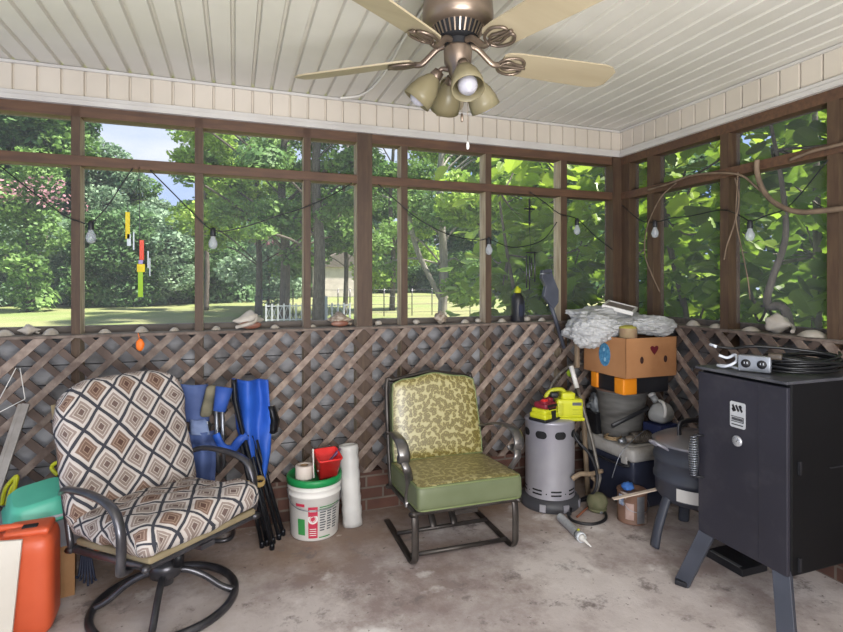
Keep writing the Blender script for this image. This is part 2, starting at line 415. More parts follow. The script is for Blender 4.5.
# lattice panels
def clip_rect(poly, s0, s1, z0, z1):
    def cl(P, ins, inter):
        out = []
        for i in range(len(P)):
            a = P[i-1]; b = P[i]
            if ins(b):
                if not ins(a): out.append(inter(a, b))
                out.append(b)
            elif ins(a): out.append(inter(a, b))
        return out
    for ax, v, sg in ((0, s0, 1), (0, s1, -1), (1, z0, 1), (1, z1, -1)):
        if not poly: return poly
        poly = cl(poly, lambda p: sg*(p[ax]-v) >= 0, lambda a, b: tuple(a[k]+(b[k]-a[k])*((v-a[ax])/(b[ax]-a[ax])) for k in (0, 1)))
    return poly
def lattice(name, label, back, s0, s1, z0, z1, ph):
    mb = MB(); pitch = .146; hw = .026
    for lay, sl in ((1, 1), (0, -1)):
        k = -30
        while k < 60:
            c = s0+ph+k*pitch+rnd.uniform(-.006, .006); k += 1
            wv = hw*rnd.uniform(.85, 1.1); tilt = rnd.uniform(-.015, .015)
            H = z1-z0
            if sl > 0: poly = [(c-wv, z0-.01), (c+wv, z0-.01), (c+wv+H+.02+tilt, z1+.01), (c-wv+H+.02+tilt, z1+.01)]
            else: poly = [(c-wv, z0-.01), (c+wv, z0-.01), (c+wv-H-.02+tilt, z1+.01), (c-wv-H-.02+tilt, z1+.01)]
            poly = clip_rect(poly, s0, s1, z0, z1)
            if len(poly) < 3: continue
            # front layer slants up to the right on the back wall
            d = -.022 if lay else -.012
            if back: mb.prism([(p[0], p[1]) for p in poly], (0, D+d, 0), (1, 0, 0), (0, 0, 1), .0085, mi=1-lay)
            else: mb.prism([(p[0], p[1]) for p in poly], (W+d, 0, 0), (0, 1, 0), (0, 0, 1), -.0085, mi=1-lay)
    # frame strip along the top and batten at the foot
    wbox(mb, back, s0, s1, -.024, -.012, z1, z1+.012)
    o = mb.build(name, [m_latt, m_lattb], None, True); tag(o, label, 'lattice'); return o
lattice('lattice_panel', 'weathered wooden lattice along the long back wall below the screens', True, LX, W-.035, .236, 1.078, .05)
lattice('lattice_panel', 'weathered wooden lattice on the right hand wall behind the black smoker', False, BY, D-.035, .236, 1.078, .02)
# ---------------------------------------------------------------- fabrics
def diamond_mat():
    m = bpy.data.materials.new('diamond_fabric'); m.use_nodes = True; nt = m.node_tree; N = nt.nodes.new; L = nt.links.new
    b = nt.nodes['Principled BSDF']; b.inputs['Roughness'].default_value = .85; b.inputs['Specular IOR Level'].default_value = .2
    tc = N('ShaderNodeTexCoord'); sp = N('ShaderNodeSeparateXYZ'); L(tc.outputs['UV'], sp.inputs[0])
    def M(op, a, b_=None, c=None):
        n = N('ShaderNodeMath'); n.operation = op
        for i, v in enumerate((a, b_, c)):
            if v is None: continue
            if isinstance(v, (int, float)): n.inputs[i].default_value = v
            else: L(v, n.inputs[i])
        return n.outputs[0]
    nz = N('ShaderNodeTexNoise'); nz.inputs['Scale'].default_value = 7; L(tc.outputs['UV'], nz.inputs['Vector'])
    wob = M('MULTIPLY', M('SUBTRACT', nz.outputs['Fac'], .5), .16)
    u = M('DIVIDE', sp.outputs[0], .140); v = M('DIVIDE', sp.outputs[1], .158)
    a = M('ADD', M('ADD', u, v), wob); c = M('ADD', M('SUBTRACT', u, v), wob)
    fa = M('ABSOLUTE', M('SUBTRACT', M('FRACT', a), .5)); fc = M('ABSOLUTE', M('SUBTRACT', M('FRACT', c), .5))
    d = M('MAXIMUM', fa, fc)                       # 0 in the middle of a diamond, .5 on its edge
    r = N('ShaderNodeValToRGB'); r.color_ramp.interpolation = 'CONSTANT'; L(d, r.inputs[0])
    cols = [(0, '#65544f'), (.10, '#aaa098'), (.13, '#82746c'), (.215, '#b3aaa3'), (.25, '#8a7c75'), (.33, '#bab2ac'), (.40, '#b1a9a3'), (.438, '#3a3b42')]
    e = r.color_ramp.elements; e[0].position = 0; e[0].color = lin(cols[0][1]); e[1].position = cols[1][0]; e[1].color = lin(cols[1][1])
    for p, cc in cols[2:]: x = e.new(p); x.color = lin(cc)
    # every other diamond a browner tone
    par = M('FRACT', M('MULTIPLY', M('ADD', M('FLOOR', a), M('MULTIPLY', M('FLOOR', c), 2)), .3333))
    mx = N('ShaderNodeMix'); mx.data_type = 'RGBA'; mx.blend_type = 'MULTIPLY'
    L(M('MULTIPLY', M('LESS_THAN', par, .3), M('LESS_THAN', d, .315)), mx.inputs[0]); L(r.outputs[0], mx.inputs[6]); mx.inputs[7].default_value = lin('#d8c4b8')
    L(mx.outputs[2], b.inputs['Base Color'])
    bp = N('ShaderNodeBump'); bp.inputs['Strength'].default_value = .3; nb = N('ShaderNodeTexNoise'); nb.inputs['Scale'].default_value = 12
    L(tc.outputs['Object'], nb.inputs['Vector']); L(nb.outputs['Fac'], bp.inputs['Height']); bp.inputs['Distance'].default_value = .02; L(bp.outputs[0], b.inputs['Normal'])
    return m
def floral_mat():
    m = bpy.data.materials.new('gold_floral_fabric'); m.use_nodes = True; nt = m.node_tree; N = nt.nodes.new; L = nt.links.new
    b = nt.nodes['Principled BSDF']; b.inputs['Roughness'].default_value = .4; b.inputs['Coat Weight'].default_value = .9; b.inputs['Coat Roughness'].default_value = .38; b.inputs['Specular IOR Level'].default_value = .6
    tc = N('ShaderNodeTexCoord'); nz = N('ShaderNodeTexNoise'); nz.inputs['Scale'].default_value = 30; nz.inputs['Detail'].default_value = 2
    ad = N('ShaderNodeMix'); ad.data_type = 'RGBA'; ad.blend_type = 'LINEAR_LIGHT'; ad.inputs[0].default_value = .02
    L(tc.outputs['UV'], nz.inputs['Vector']); L(tc.outputs['UV'], ad.inputs[6]); L(nz.outputs['Color'], ad.inputs[7])
    v = N('ShaderNodeTexVoronoi'); v.voronoi_dimensions = '2D'; v.feature = 'F1'; v.inputs['Scale'].default_value = 42; L(ad.outputs[2], v.inputs['Vector'])
    r = N('ShaderNodeValToRGB'); r.color_ramp.interpolation = 'EASE'
    e = r.color_ramp.elements; e[0].position = .0; e[0].color = lin('#6d5f2c'); e[1].position = .66; e[1].color = lin('#a89f70')
    for p, c in ((.09, '#94884e'), (.17, '#655929'), (.42, '#6f632f'), (.52, '#9b9159')): x = e.new(p); x.color = lin(c)
    L(v.outputs['Distance'], r.inputs[0]); L(r.outputs[0], b.inputs['Base Color'])
    return m
m_diam = diamond_mat(); m_flor = floral_mat()
m_frame = mat('dark_brown_metal', '#5c5b5f', '#48474b', 12, rough=.3, metal=.7, spec=.5)
m_iron = mat('pewter_metal', '#55504c', '#3f3a37', 8, rough=.4, metal=.6)
m_steel = mat('brushed_pewter', '#7b7876', '#5f5c5a', 10, rough=.3, metal=.75)
m_khaki = mat('khaki_sling', '#8a7d62', '#7b6e55', 8, rough=.8)
m_sage = mat('sage_vinyl', '#656c50', '#5b6346', 5, rough=.45)
m_pipe = mat('sage_piping', '#6f7a50', rough=.5)
m_black = mat('black_steel', '#17171a', '#232326', 6, rough=.45, metal=.2)

# ---------------------------------------------------------------- swivel chair with the diamond cushions
t = thing('swivel_chair', 'padded swivel patio chair in brown and white diamond fabric on a round metal base', 'chair', (-.275, 2.455, 0), math.radians(40))
mb = MB(); mb.tube(circle((0, 0, .016), .275, 56), .017, 10, closed=True, flat=1.0); mb.build('base_ring', m_frame, t)
for k in range(4):
    a = math.radians(45+90*k); ca, sa = math.cos(a), math.sin(a)
    mb = MB(); mb.tube(cr([(ca*r, sa*r, z) for r, z in ((.03, .135), (.08, .135), (.15, .10), (.22, .045), (.272, .02))], 6), .014, 8)
    mb.build('base_arm', m_frame, t)
mb = MB(); mb.lathe([(.0, .085), (.03, .088), (.032, .12), (.062, .128), (.066, .16), (.066, .185), (.04, .19), (.04, .24), (.0, .24)], seg=28); mb.box((0, .0, .245), (.17, .22, .014)); mb.build('swivel_hub', m_frame, t)
mb = MB(); mb.lathe([(.0, -.03), (.022, -.03), (.022, .03), (0, .03)], (0, -.085, .215), seg=16); mb.tube([(0, -.08, .225), (0, .09, .225)], .014, 8); mb.build('tilt_spring', m_black, t)
tiltS = RX(-6)      # the seat rises towards the front
def ST(p): return tiltS @ Vector(p)+Vector((0, -.02, .32))
mb = MB(); mb.tube(cr([ST(p) for p in ((-.22, -.23, -.012), (.22, -.23, -.012), (.24, -.21, -.012), (.24, .24, -.02), (.22, .26, -.02), (-.22, .26, -.02), (-.24, .24, -.02), (-.24, -.21, -.012))], 4, True), .014, 8, closed=True)
mb.box(ST((0, -.0, -.03)), (.06, .5, .02), tiltS); mb.box(ST((0, -.0, -.045)), (.3, .05, .02), tiltS)
mb.build('seat_frame', m_frame, t)
mb = MB(); mb.rbox(ST((0, -.005, .012)), (.49, .50, .028), .012, 6, tiltS); mb.build('sling', m_khaki, t)
def wrinkle(seed, amp, fq):
    def fn(q):
        o = Vector((seed, seed*2, 0)); d = noise.fractal(q*fq+o, .9, 2, 3)*amp
        return q+Vector((d*.5, noise.noise(q*fq*1.3-o)*amp*.6, d))
    return fn
mb = MB(); mb.rbox(ST((-.01, -.02, .082)), (.54, .54, .10), .05, 30, tiltS, puff=.02, fn=wrinkle(3, .016, 6)); cu = mb.build('seat_cushion', m_diam, t)
tiltB = RX(-14)   # the back leans away
def BT(p): return tiltB @ Vector(p)+Vector((0, .255, .40))
def backfn(q):
    # rounded shoulders and a soft slump: the cushion is laid out in x (across) and y (up)
    y = q.y; x = q.x; k = max(0, (y-.12)/.16)
    q = Vector((x*(1-.10*k*k), y-.9*k*max(0, abs(x)-.16)**1.5*1.2, q.z))
    return wrinkle(8, .012, 5)(q)
R = tiltB @ RX(90)
mb = MB(); mb.rbox(BT((0, -.045, .25)), (.57, .58, .10), .045, 30, R, puff=.018, fn=backfn); mb.build('back_cushion', m_diam, t)
mb = MB(); mb.tube(cr([BT(p) for p in ((-.25, .02, -.12), (-.25, .02, .2), (-.24, .02, .40), (-.2, .02, .46), (0, .02, .48), (.2, .02, .46), (.24, .02, .40), (.25, .02, .2), (.25, .02, -.12))], 6), .014, 8)
mb.build('back_frame', m_frame, t)
mb = MB(); mb.sheet(lambda u, v: BT(((u-.5)*.52, .02, .0+v*.46)), 6, 6); mb.build('back_sling', m_khaki, t, solid=.004)
for s in (-1, 1):
    mb = MB(); x = s*.300
    mb.tube(cr([(s*.262, .28, .50), (x, .18, .545), (x, .05, .560), (x, -.08, .555), (x, -.155, .53), (x, -.19, .47), (x, -.195, .39), (x, -.19, .33), (x-s*.03, -.16, .300), (s*.24, -.14, .295)], 8), .0125, 10, flat=1.5, up=(1, 0, 0))
    mb.build('armrest', m_frame, t)

# ---------------------------------------------------------------- gold floral spring rocker
t = thing('patio_rocker', 'metal patio rocker with gold floral back cushion and sage green seat cushion', 'chair', (1.07, 2.54, 0), math.radians(-1))
def seg_run(mb, pts, wd=.03, th=.011, n=8): mb.tube(cr(pts, n), th/2*1.2, 8, flat=wd/th, up=(1, 0, 0))
for s in (-1, 1):
    mb = MB(); x = s*.265
    seg_run(mb, [(x, -.17, .265), (x, -.185, .20), (x, -.185, .10), (x, -.182, .045), (x, -.15, .012), (x, -.08, .0085), (x, .12, .0085), (x, .34, .0085)])
    mb.build('runner', m_iron, t)
    mb = MB()     # scrolled armrest and its post
    seg_run(mb, [(s*.27, .22, .53), (s*.30, .08, .575), (s*.31, -.05, .585), (s*.31, -.115, .57), (s*.308, -.145, .53), (s*.305, -.13, .49), (s*.30, -.10, .487), (s*.295, -.085, .505)], wd=.050)
    seg_run(mb, [(s*.305, -.125, .50), (s*.295, -.15, .46), (s*.275, -.12, .40), (s*.265, -.09, .345), (s*.265, -.07, .28), (s*.265, -.08, .25)], wd=.034)
    mb.build('armrest', m_steel, t)
for y in (-.10, .14):
    mb = MB(); mb.tube([(-.262, y, .022), (.262, y, .022)], .011, 8); mb.build('cross_bar', m_iron, t)
mb = MB(); mb.tube(cr([(-.25, -.185, .262), (.25, -.185, .262), (.262, -.175, .262), (.262, .23, .235), (.25, .24, .235), (-.25, .24, .235), (-.262, .23, .235), (-.262, -.175, .262)], 3, True), .013, 8, closed=True)
for x in (-.12, 0, .12): mb.tube([(x, -.18, .262), (x, .235, .235)], .006, 6)
mb.box((0, .02, .235), (.12, .40, .02)); mb.build('seat_frame', m_iron, t)
mb = MB()
for x in (-.06, .06): mb.tube(cr([(x, .02, .225), (x, .15, .20), (x, .2, .13), (x, .14, .05), (x, .13, .03)], 6), .008, 8, flat=2.4, up=(1, 0, 0))
mb.build('rocking_spring', m_iron, t)
Rs = RX(-4)
sm = MB(); sm.rbox((0, -.0, .33), (.545, .50, .115), .022, 20, Rs, puff=.018)
for f in sm.bm.faces:
    f.normal_update(); f.material_index = 0 if f.normal.z > .72 else 1
sc_ = sm.build('seat_cushion', [m_flor, m_sage], t)
def rim(mb, c, sx, sy, z, R, r=.004, rc=.03):
    pts = []
    for cx, cy, a in ((1, 1, 0), (-1, 1, 90), (-1, -1, 180), (1, -1, 270)):
        for k in range(4):
            an = math.radians(a+30*k); pts.append(Vector(c)+R @ Vector((cx*(sx-rc)+rc*math.cos(an), cy*(sy-rc)+rc*math.sin(an), z)))
    mb.tube(pts, r, 6, closed=True)
mb = MB(); rim(mb, (0, 0, .33), .268, .246, .052, Rs); rim(mb, (0, 0, .33), .268, .246, -.052, Rs); mb.build('piping', m_pipe, sc_)
# back cushion: a camel-hump top edge
tb = RX(-12); bo = Vector((0, .235, .365))
def BB(x, y, z): return tb @ Vector((x, y, z))+bo
def crown(u): return .445+.026*math.exp(-(u*2.6)**2)-.022*max(0, abs(u)-.78)/.22
def bk(front):
    def f(u, v):
        a = u*2-1; hw = .262-.018*v+(.004 if .1 < v < .9 else 0)
        e = (1-min(1, max(abs(a), abs(2*v-1)))**10)
        return BB(a*hw, (-.035-.022*e*(1-.25*a*a)) if front else .03, .01+v*(crown(a)-.01))
    return f
mb = MB(); mb.sheet(bk(True), 24, 24)
for f in mb.bm.faces:
    for lp in f.loops: uv = lp[mb.uv].uv; lp[mb.uv].uv = (uv[0]*.52, uv[1]*.46)
n0 = len(mb.bm.faces)
mb.sheet(bk(False), 24, 24, mi=1)
edge = [(i/24, 0) for i in range(24)]+[(1, i/24) for i in range(24)]+[(1-i/24, 1) for i in range(24)]+[(0, 1-i/24) for i in range(24)]
Fp = [mb.bm.verts.new(bk(True)(*e)) for e in edge]; Bp = [mb.bm.verts.new(bk(False)(*e)) for e in edge]
for i in range(len(edge)):
    f = mb.bm.faces.new((Fp[i], Fp[(i+1) % len(edge)], Bp[(i+1) % len(edge)], Bp[i])); f.material_index = 1; f.smooth = True
bc = mb.build('back_cushion', [m_flor, m_sage], t)
mb = MB(); mb.tube([bk(True)(*e) for e in edge], .004, 6, closed=True); mb.build('piping', m_pipe, bc)
mb = MB(); pts = [BB(-.268, .035, -.13), BB(-.27, .035, .1), BB(-.262, .035, .43)]+[BB(u*.25, .035, crown(u)+.012) for u in (-.9, -.6, -.3, 0, .3, .6, .9)]+[BB(.262, .035, .43), BB(.27, .035, .1), BB(.268, .035, -.13)]
mb.tube(cr(pts, 4), .012, 8); mb.build('back_frame', m_iron, t)

# ---------------------------------------------------------------- folded camp chairs
m_blue = mat('blue_nylon', '#2658b8', '#1c4496', 4, rough=.55, bump=.3, bscale=9)
m_slate = mat('slate_blue_fabric', '#4d5f8e', '#3c4c78', 6, rough=.7)
m_pbag = mat('pale_blue_fabric', '#7d8cab', '#64739a', 5, rough=.75)
m_alu = mat('dull_aluminium', '#9a9da3', '#7d8087', 8, rough=.35, metal=.8)
m_leg = mat('black_tube', '#16171b', '#22242a', 8, rough=.35, metal=.4)
m_strap = mat('tan_strap', '#a58a56', rough=.7)
t = thing('folded_camp_chair', 'bright blue camp chair folded up with its black legs bunched together', 'chair', (.19, 2.78, 0))
YB = 2.86
def P3(px, py, y): return PY(px, py, y)
tops = [(240, 438, 2.91), (243, 436, 2.93), (247, 435, 2.94), (251, 436, 2.95), (256, 440, 2.97), (245, 440, 2.90)]
feet = [(262, 545, 2.60), (267, 543, 2.66), (273, 541, 2.72), (279, 537, 2.74), (283, 533, 2.80), (272, 547, 2.58)]
for k in range(6):
    a = P3(tops[k][0], tops[k][1], tops[k][2]-.09); b = PZ(feet[k][0], feet[k][1], .012)
    mid = a.lerp(b, .55)
    mb = MB(); mb.tube([a, mid, b], .0105, 8); mb.lathe([(0, -.012), (.013, -.012), (.013, .014), (.009, .02), (0, .02)], b, 10)
    mb.build('leg', m_leg, t, True)
mb = MB(); c = PY(255, 482, 2.80); mb.tube(cr([c+Vector((.045*math.cos(a), .035*math.sin(a), .008*math.sin(2*a))) for a in [i*PI/6 for i in range(12)]], 3, True), .006, 6, closed=True, flat=2.2, up=(0, 0, 1)); mb.build('strap', m_strap, t, True)
def cloth(rows, y, amp, seed, fold=0):
    """rows of (py, px_left, px_right), a hanging cloth with folds"""
    def f(u, v):
        k = v*(len(rows)-1); i = min(int(k), len(rows)-2); q = k-i
        py = rows[i][0]*(1-q)+rows[i+1][0]*q; xl = rows[i][1]*(1-q)+rows[i+1][1]*q; xr = rows[i][2]*(1-q)+rows[i+1][2]*q
        p = PY(xl+(xr-xl)*u, py, y); s = math.sin(u*PI*fold+v*2+seed)*amp
        d = noise.noise(Vector((u*3+seed, v*4, seed)))*amp*1.2
        return Vector((p.x, y+s+d-.03*math.sin(u*PI), p.z))
    return f
mb = MB(); mb.sheet(cloth([(379, 232, 268), (395, 233, 269), (412, 235, 270), (430, 237, 271), (450, 244, 270), (468, 251, 267), (482, 257, 265)], 2.90, .026, 1, 3), 24, 30)
mb.build('seat_cloth', m_blue, t, True, solid=.006)
mb = MB(); mb.sheet(cloth([(379, 232, 236), (400, 233, 238), (425, 239, 243), (440, 243, 246)], 2.835, .003, 4, 1), 3, 12); mb.build('side_binding', m_leg, t, True, solid=.01)
mb = MB(); mb.sheet(cloth([(405, 266, 274), (420, 268, 279), (432, 268, 277)], 2.90, .008, 2, 1), 5, 6); mb.build('back_pocket', m_leg, t, True, solid=.01)
mb = MB(); mb.tube(cr([PY(*p) for p in ((216, 434, 2.86), (222, 446, 2.84), (232, 449, 2.82), (240, 440, 2.81), (247, 436, 2.82))], 6), .014, 8, flat=1.6); mb.build('arm_cloth', m_blue, t, True)

t = thing('folded_lawn_chair', 'slate blue folding lawn chair with grey tubes standing behind the diamond patterned chair', 'chair', (.0, 2.84, 0))
mb = MB(); mb.sheet(cloth([(384, 180, 208), (400, 181, 209), (421, 183, 209)], 2.93, .004, 1, 1), 10, 10); mb.build('back_cloth', m_slate, t, True, solid=.006)
mb = MB(); mb.sheet(cloth([(419, 190, 206), (426, 190, 208), (434, 191, 210)], 2.91, .008, 3, 2), 10, 10); mb.build('seat_cloth', m_pbag, t, True, solid=.006)
mb = MB(); mb.sheet(cloth([(431, 186, 214), (445, 188, 216), (462, 190, 216), (480, 194, 215)], 2.92, .014, 5, 3), 10, 10); mb.build('hanging_pocket', m_slate, t, True, solid=.006)
for px, py0, py1 in ((180, 380, 532), (206, 384, 520), (216, 402, 522), (222, 405, 520)):
    mb = MB(); a = PY(px, py0, 2.955-.005*(px-200)/10); b = PZ(px+4, py1 if py1 else 520, .014); mb.tube([a, b], .010, 8); mb.build('tube_leg', m_alu, t, True)
mb = MB(); mb.tube(cr([PZ(*p) for p in ((188, 541, .015), (205, 541, .015), (226, 540, .015), (233, 533, .015), (230, 520, .015), (222, 513, .015))], 6), .012, 8); mb.build('foot_tube', m_frame, t, True)
m_olive = mat('camo_cloth', '#4b4a3c', '#77705c', 9, rough=.8)
mb = MB(); mb.rbox((0, 0, 0), (.058, .04, .16), .02, 6, fn=lambda q: q+Vector((.02*math.sin(q.z*12), 0, 0))); 
for v in mb.bm.verts: v.co += PY(209, 401, 2.87)
mb.build('arm_pad', m_olive, t, True)
mb = MB(); c = PY(222, 399, 2.82); mb.lathe([(.0, -.062), (.030, -.06), (.036, 0), (.043, .058), (.040, .058), (.033, 0), (.0, -.05)], c, 20, RY(12) @ RX(-8)); mb.build('cup_holder', mat('mid_blue_nylon', '#3358a8', '#2a4a94', 6, rough=.6), t, True)
# ---------------------------------------------------------------- bucket group against the back wall
m_white = mat('white_plastic', '#dcd9d4', '#cfcbc5', 5, rough=.4)
m_green = mat('green_lid', '#1f8a4c', '#1a7a42', 5, rough=.4)
m_red = mat('red_plastic', '#d8302f', '#c62a2a', 5, rough=.35)
m_label = mat('label_red', '#b8324a', rough=.5); m_lgreen = mat('label_green', '#3a8a4a', rough=.5); m_ink = mat('label_ink', '#55585c', rough=.6)
bx_, by_ = .408, 2.905
t = thing('plastic_bucket', 'white five gallon bucket with green lid and red label by the brick', 'bucket', (bx_, by_, 0))
mb = MB(); mb.lathe([(0, .002), (.122, .002), (.126, .008), (.137, .225), (.143, .228), (.143, .236), (.138, .239), (.139, .258), (.144, .262), (.144, .27), (.139, .272), (.1395, .29), (0, .29)], seg=48); mb.build('body', m_white, t)
mb = MB(); mb.lathe([(.142, .285), (.148, .287), (.148, .315), (.144, .321), (.13, .321), (.126, .312), (0, .312)], seg=48, close=False); mb.build('lid', m_green, t)
mb = MB(); mb.tube(cr([(-.145, .0, .25), (-.13, -.09, .20), (-.06, -.145, .175), (.05, -.15, .175), (.12, -.10, .20), (.145, 0, .25)], 6), .0025, 6); mb.build('handle', m_alu, t)
def wrap(mb, a0, a1, z0, z1, r0=.1275, k=.0107/.225, off=.0012, n=10, mi=0):
    def f(u, v):
        z = z0+(z1-z0)*v; r = .1262+(z-.008)*(.011/.217)+off; a = math.radians(a0+(a1-a0)*u); return Vector((r*math.sin(a), -r*math.cos(a), z))
    mb.sheet(f, n, 4, mi)
mb = MB()
wrap(mb, -52, -30, .185, .20, mi=0); wrap(mb, -48, -30, .035, .12, mi=1)
wrap(mb, -22, -1, .02, .185, mi=0); wrap(mb, 3, 58, .178, .183, mi=1); wrap(mb, 3, 52, .168, .171, mi=1)
for k in range(8):
    for a0, a1 in ((4, 18), (21, 33), (36, 50)):
        wrap(mb, a0, a1-(k*5 % 4), .15-k*.0135, .1565-k*.0135, mi=2)
wrap(mb, 2, 30, .018, .024, mi=1); wrap(mb, -19, -4, .160, .164, off=.002, mi=3); wrap(mb, -19, -4, .168, .171, off=.002, mi=3)
for k in range(4): wrap(mb, -19, -4, .034+k*.011, .038+k*.011, off=.002, mi=3)
def blobm(mb, a, z, r, mi): 
    mb.sheet(lambda u, v: (lambda rr, an: Vector(((.1262+(z-.008)*.0507+.002)*math.sin(math.radians(a+rr*math.cos(an)*430*r)), -(.1262+(z-.008)*.0507+.002)*math.cos(math.radians(a+rr*math.cos(an)*430*r)), z+rr*r*math.sin(an))))(u, v*2*PI), 2, 14, mi)
blobm(mb, -11.5, .122, .026, 3); blobm(mb, -11.5, .122, .017, 0)
mb.build('label', [m_label, m_lgreen, m_ink, m_white], t, solid=0)
p = Vector((bx_-.06, by_-.045, .312))
t = thing('tape_roll', 'roll of cream tape standing flat on the green bucket lid', 'tape', p)
mb = MB(); mb.lathe([(.022, 0), (.045, 0), (.047, .004), (.047, .066), (.045, .07), (.022, .07), (.022, 0)], seg=32, close=False); mb.build('tape', mat('cream_tape', '#cfc3ba', '#c2b6ad', 4, rough=.5), t)
mb = MB(); mb.lathe([(.019, .001), (.0225, .001), (.0225, .069), (.019, .069), (.019, .001)], seg=24, close=False); mb.build('cardboard_core', mat('core_card', '#8c7358', rough=.8), t)
t = thing('paint_pail', 'square red plastic paint pail tilted on the rim of the bucket', 'pail', (bx_+.055, by_-.05, .318), rot=(math.radians(14), math.radians(0), math.radians(8)))
mb = MB()
def rsq(h, z, r): 
    o = []
    for cx, cy, a in ((1, 1, 0), (-1, 1, 90), (-1, -1, 180), (1, -1, 270)):
        for k in range(4): an = math.radians(a+30*k); o.append(Vector((cx*(h-r)+r*math.cos(an), cy*(h-r)+r*math.sin(an), z)))
    return o
def loft(mb, rings, mi=0, cap0=True, cap1=False, smooth=True):
    R = [[mb.bm.verts.new(p) for p in r] for r in rings]
    for A, B in zip(R, R[1:]):
        for k in range(len(A)):
            f = mb.bm.faces.new((A[k], A[(k+1) % len(A)], B[(k+1) % len(A)], B[k])); f.smooth = smooth; f.material_index = mi
    if cap0: f = mb.bm.faces.new(R[0][::-1]); f.material_index = mi
    if cap1: f = mb.bm.faces.new(R[-1]); f.material_index = mi
loft(mb, [rsq(.048, 0, .012), rsq(.061, .115, .014), rsq(.066, .116, .016), rsq(.066, .124, .016), rsq(.059, .124, .012), rsq(.046, .006, .01)], cap1=True); mb.build('tray', m_red, t)
t = thing('paint_brush', 'paint brush with purple handle resting in the red pail', 'brush', (bx_+.09, by_-.05, .39))
a = PY(342, 447, 2.86); b = PY(325, 466, 2.83); d = (a-b).normalized()
mb = MB(); mb.tube([b+d*k for k in (.01, .03, .06, .09, .12)], .01, 8, rads=[.011, .008, .0065, .009, .006]); mb.build('handle', mat('purple_handle', '#5b3a5e', rough=.4), t, True)
mb = MB(); mb.tube([b-d*.005, b+d*.018], .012, 8, flat=1.5); mb.build('ferrule', m_alu, t, True)
mb = MB(); mb.tube([b-d*.045, b-d*.005], .012, 8, flat=1.7, rads=[.009, .012]); mb.build('bristles', mat('bristle', '#cfc8c8', rough=.8), t, True)
mb = MB(); mb.tube([PY(313, 449, 2.80), PY(313.5, 469, 2.80), PY(314, 478, 2.795)], .0028, 6, rads=[.0045, .003, .0028]); single('paint_stick', 'thin white stick leaning on the front of the white bucket lid', 'stick', mb, m_white)
t = thing('plastic_sheeting_roll', 'tall upright roll of translucent white plastic sheeting leaning on the brick', 'roll', (.618, 2.90, 0), rot=(math.radians(-7), math.radians(-2), 0))
mb = MB(); pr = [(0, .004)]+[(.054+.002*math.sin(k*2.1), .004+.435*k/20) for k in range(21)]+[(.040, .441), (.038, .425), (0, .425)]
mb.lathe(pr, seg=32); 
for v in mb.bm.verts: v.co.x += .002*noise.noise(v.co*18); v.co.y += .002*noise.noise(v.co*15+Vector((3, 3, 3)))
mb.build('sheeting', mat('milky_plastic', '#d4d2ce', '#c3c1be', 6, rough=.35, trans=.15), t)
mb = MB(); mb.lathe([(0, -.004), (.018, -.004), (.018, .006), (0, .006)], seg=20); mb.build('core', m_ink, t)

# ---------------------------------------------------------------- convection heater with the yellow tools on top
m_silver = mat('silver_enamel', '#aaa8ae', '#9896a0', 4, rough=.38, metal=.35, spec=.5)
m_hole = mat('dark_vent', '#141417', rough=.7)
hx, hy = 1.825, 2.80
t = thing('cylinder_heater', 'tall silver cylinder heater on a dark round base under the yellow tools', 'heater', (hx, hy, 0), math.radians(24))
mb = MB(); mb.lathe([(0, .001), (.172, .001), (.178, .008), (.176, .05), (.158, .062), (.15, .07), (0, .07)], seg=48); mb.build('base', mat('dark_grey_base', '#38383c', '#4a4a4e', 5, rough=.5), t)
for a in (200, 245, 290, 335):
    aa = math.radians(a); mb = MB(); mb.box((.178*math.cos(aa), .178*math.sin(aa), .03), (.008, .035, .042), RZ(a)); mb.build('base_bracket', m_silver, t)
hr = .148
mb = MB(); mb.lathe([(.149, .065), (hr, .075), (hr, .505), (.150, .51), (.152, .517), (.149, .525), (.13, .533), (.06, .540), (0, .542)], seg=56, close=False); body = mb.build('drum', m_silver, t)
def slot(mb, a, z, wdeg, h, r=hr+.0012, n=16):
    hwm = math.radians(wdeg)/2*r; rr = min(h/2, hwm); cols = []
    for k in range(n+1):
        x = -hwm+2*hwm*(.5-.5*math.cos(PI*k/n)); e = max(0, abs(x)-(hwm-rr)); v = math.sqrt(max(0, rr*rr-e*e)); an = math.radians(a)+x/r
        cols.append([mb.bm.verts.new((r*math.cos(an), r*math.sin(an), z+q*max(v, 1e-4))) for q in (1, -1)])
    for A, B in zip(cols, cols[1:]): mb.bm.faces.new((A[0], A[1], B[1], B[0]))
for k in range(8): 
    mb = MB(); slot(mb, 238+k*45, .45, 27, .045); mb.build('top_vent', m_hole, t)
mb = MB()
for k in range(8):
    for z in (.12, .098): slot(mb, 228+k*45, z, 25, .010)
    slot(mb, 228+22.5+k*45, .105, 3, .022)
mb.build('lower_vents', m_hole, t)
m_yel = mat('lime_yellow_plastic', '#c6c72a', '#b6b824', 5, rough=.38)
m_yd = mat('dull_yellow_plastic', '#b7b82a', '#a3a51f', 5, rough=.45)
m_blk = mat('black_plastic', '#1b1b1e', '#26262a', 6, rough=.45)
m_maroon = mat('maroon_plastic', '#6b1f2c', '#8c2838', 9, rough=.4)
T = .522
t = thing('battery_tool', 'small lime and maroon battery tool on the left of the silver heater top', 'tool', (1.757, 2.742, .530), math.radians(20)); t.scale = (1.2, 1.2, 1.15)
mb = MB(); mb.rbox((0, 0, .028), (.13, .10, .03), .01, 6, fn=lambda q: q); mb.rbox((-.01, 0, .05), (.10, .09, .03), .012, 6); mb.build('body', m_yel, t)
mb = MB(); mb.rbox((0, 0, .008), (.135, .105, .016), .006, 4); mb.box((.0, -.05, .036), (.03, .006, .04)); mb.build('foot', m_blk, t)
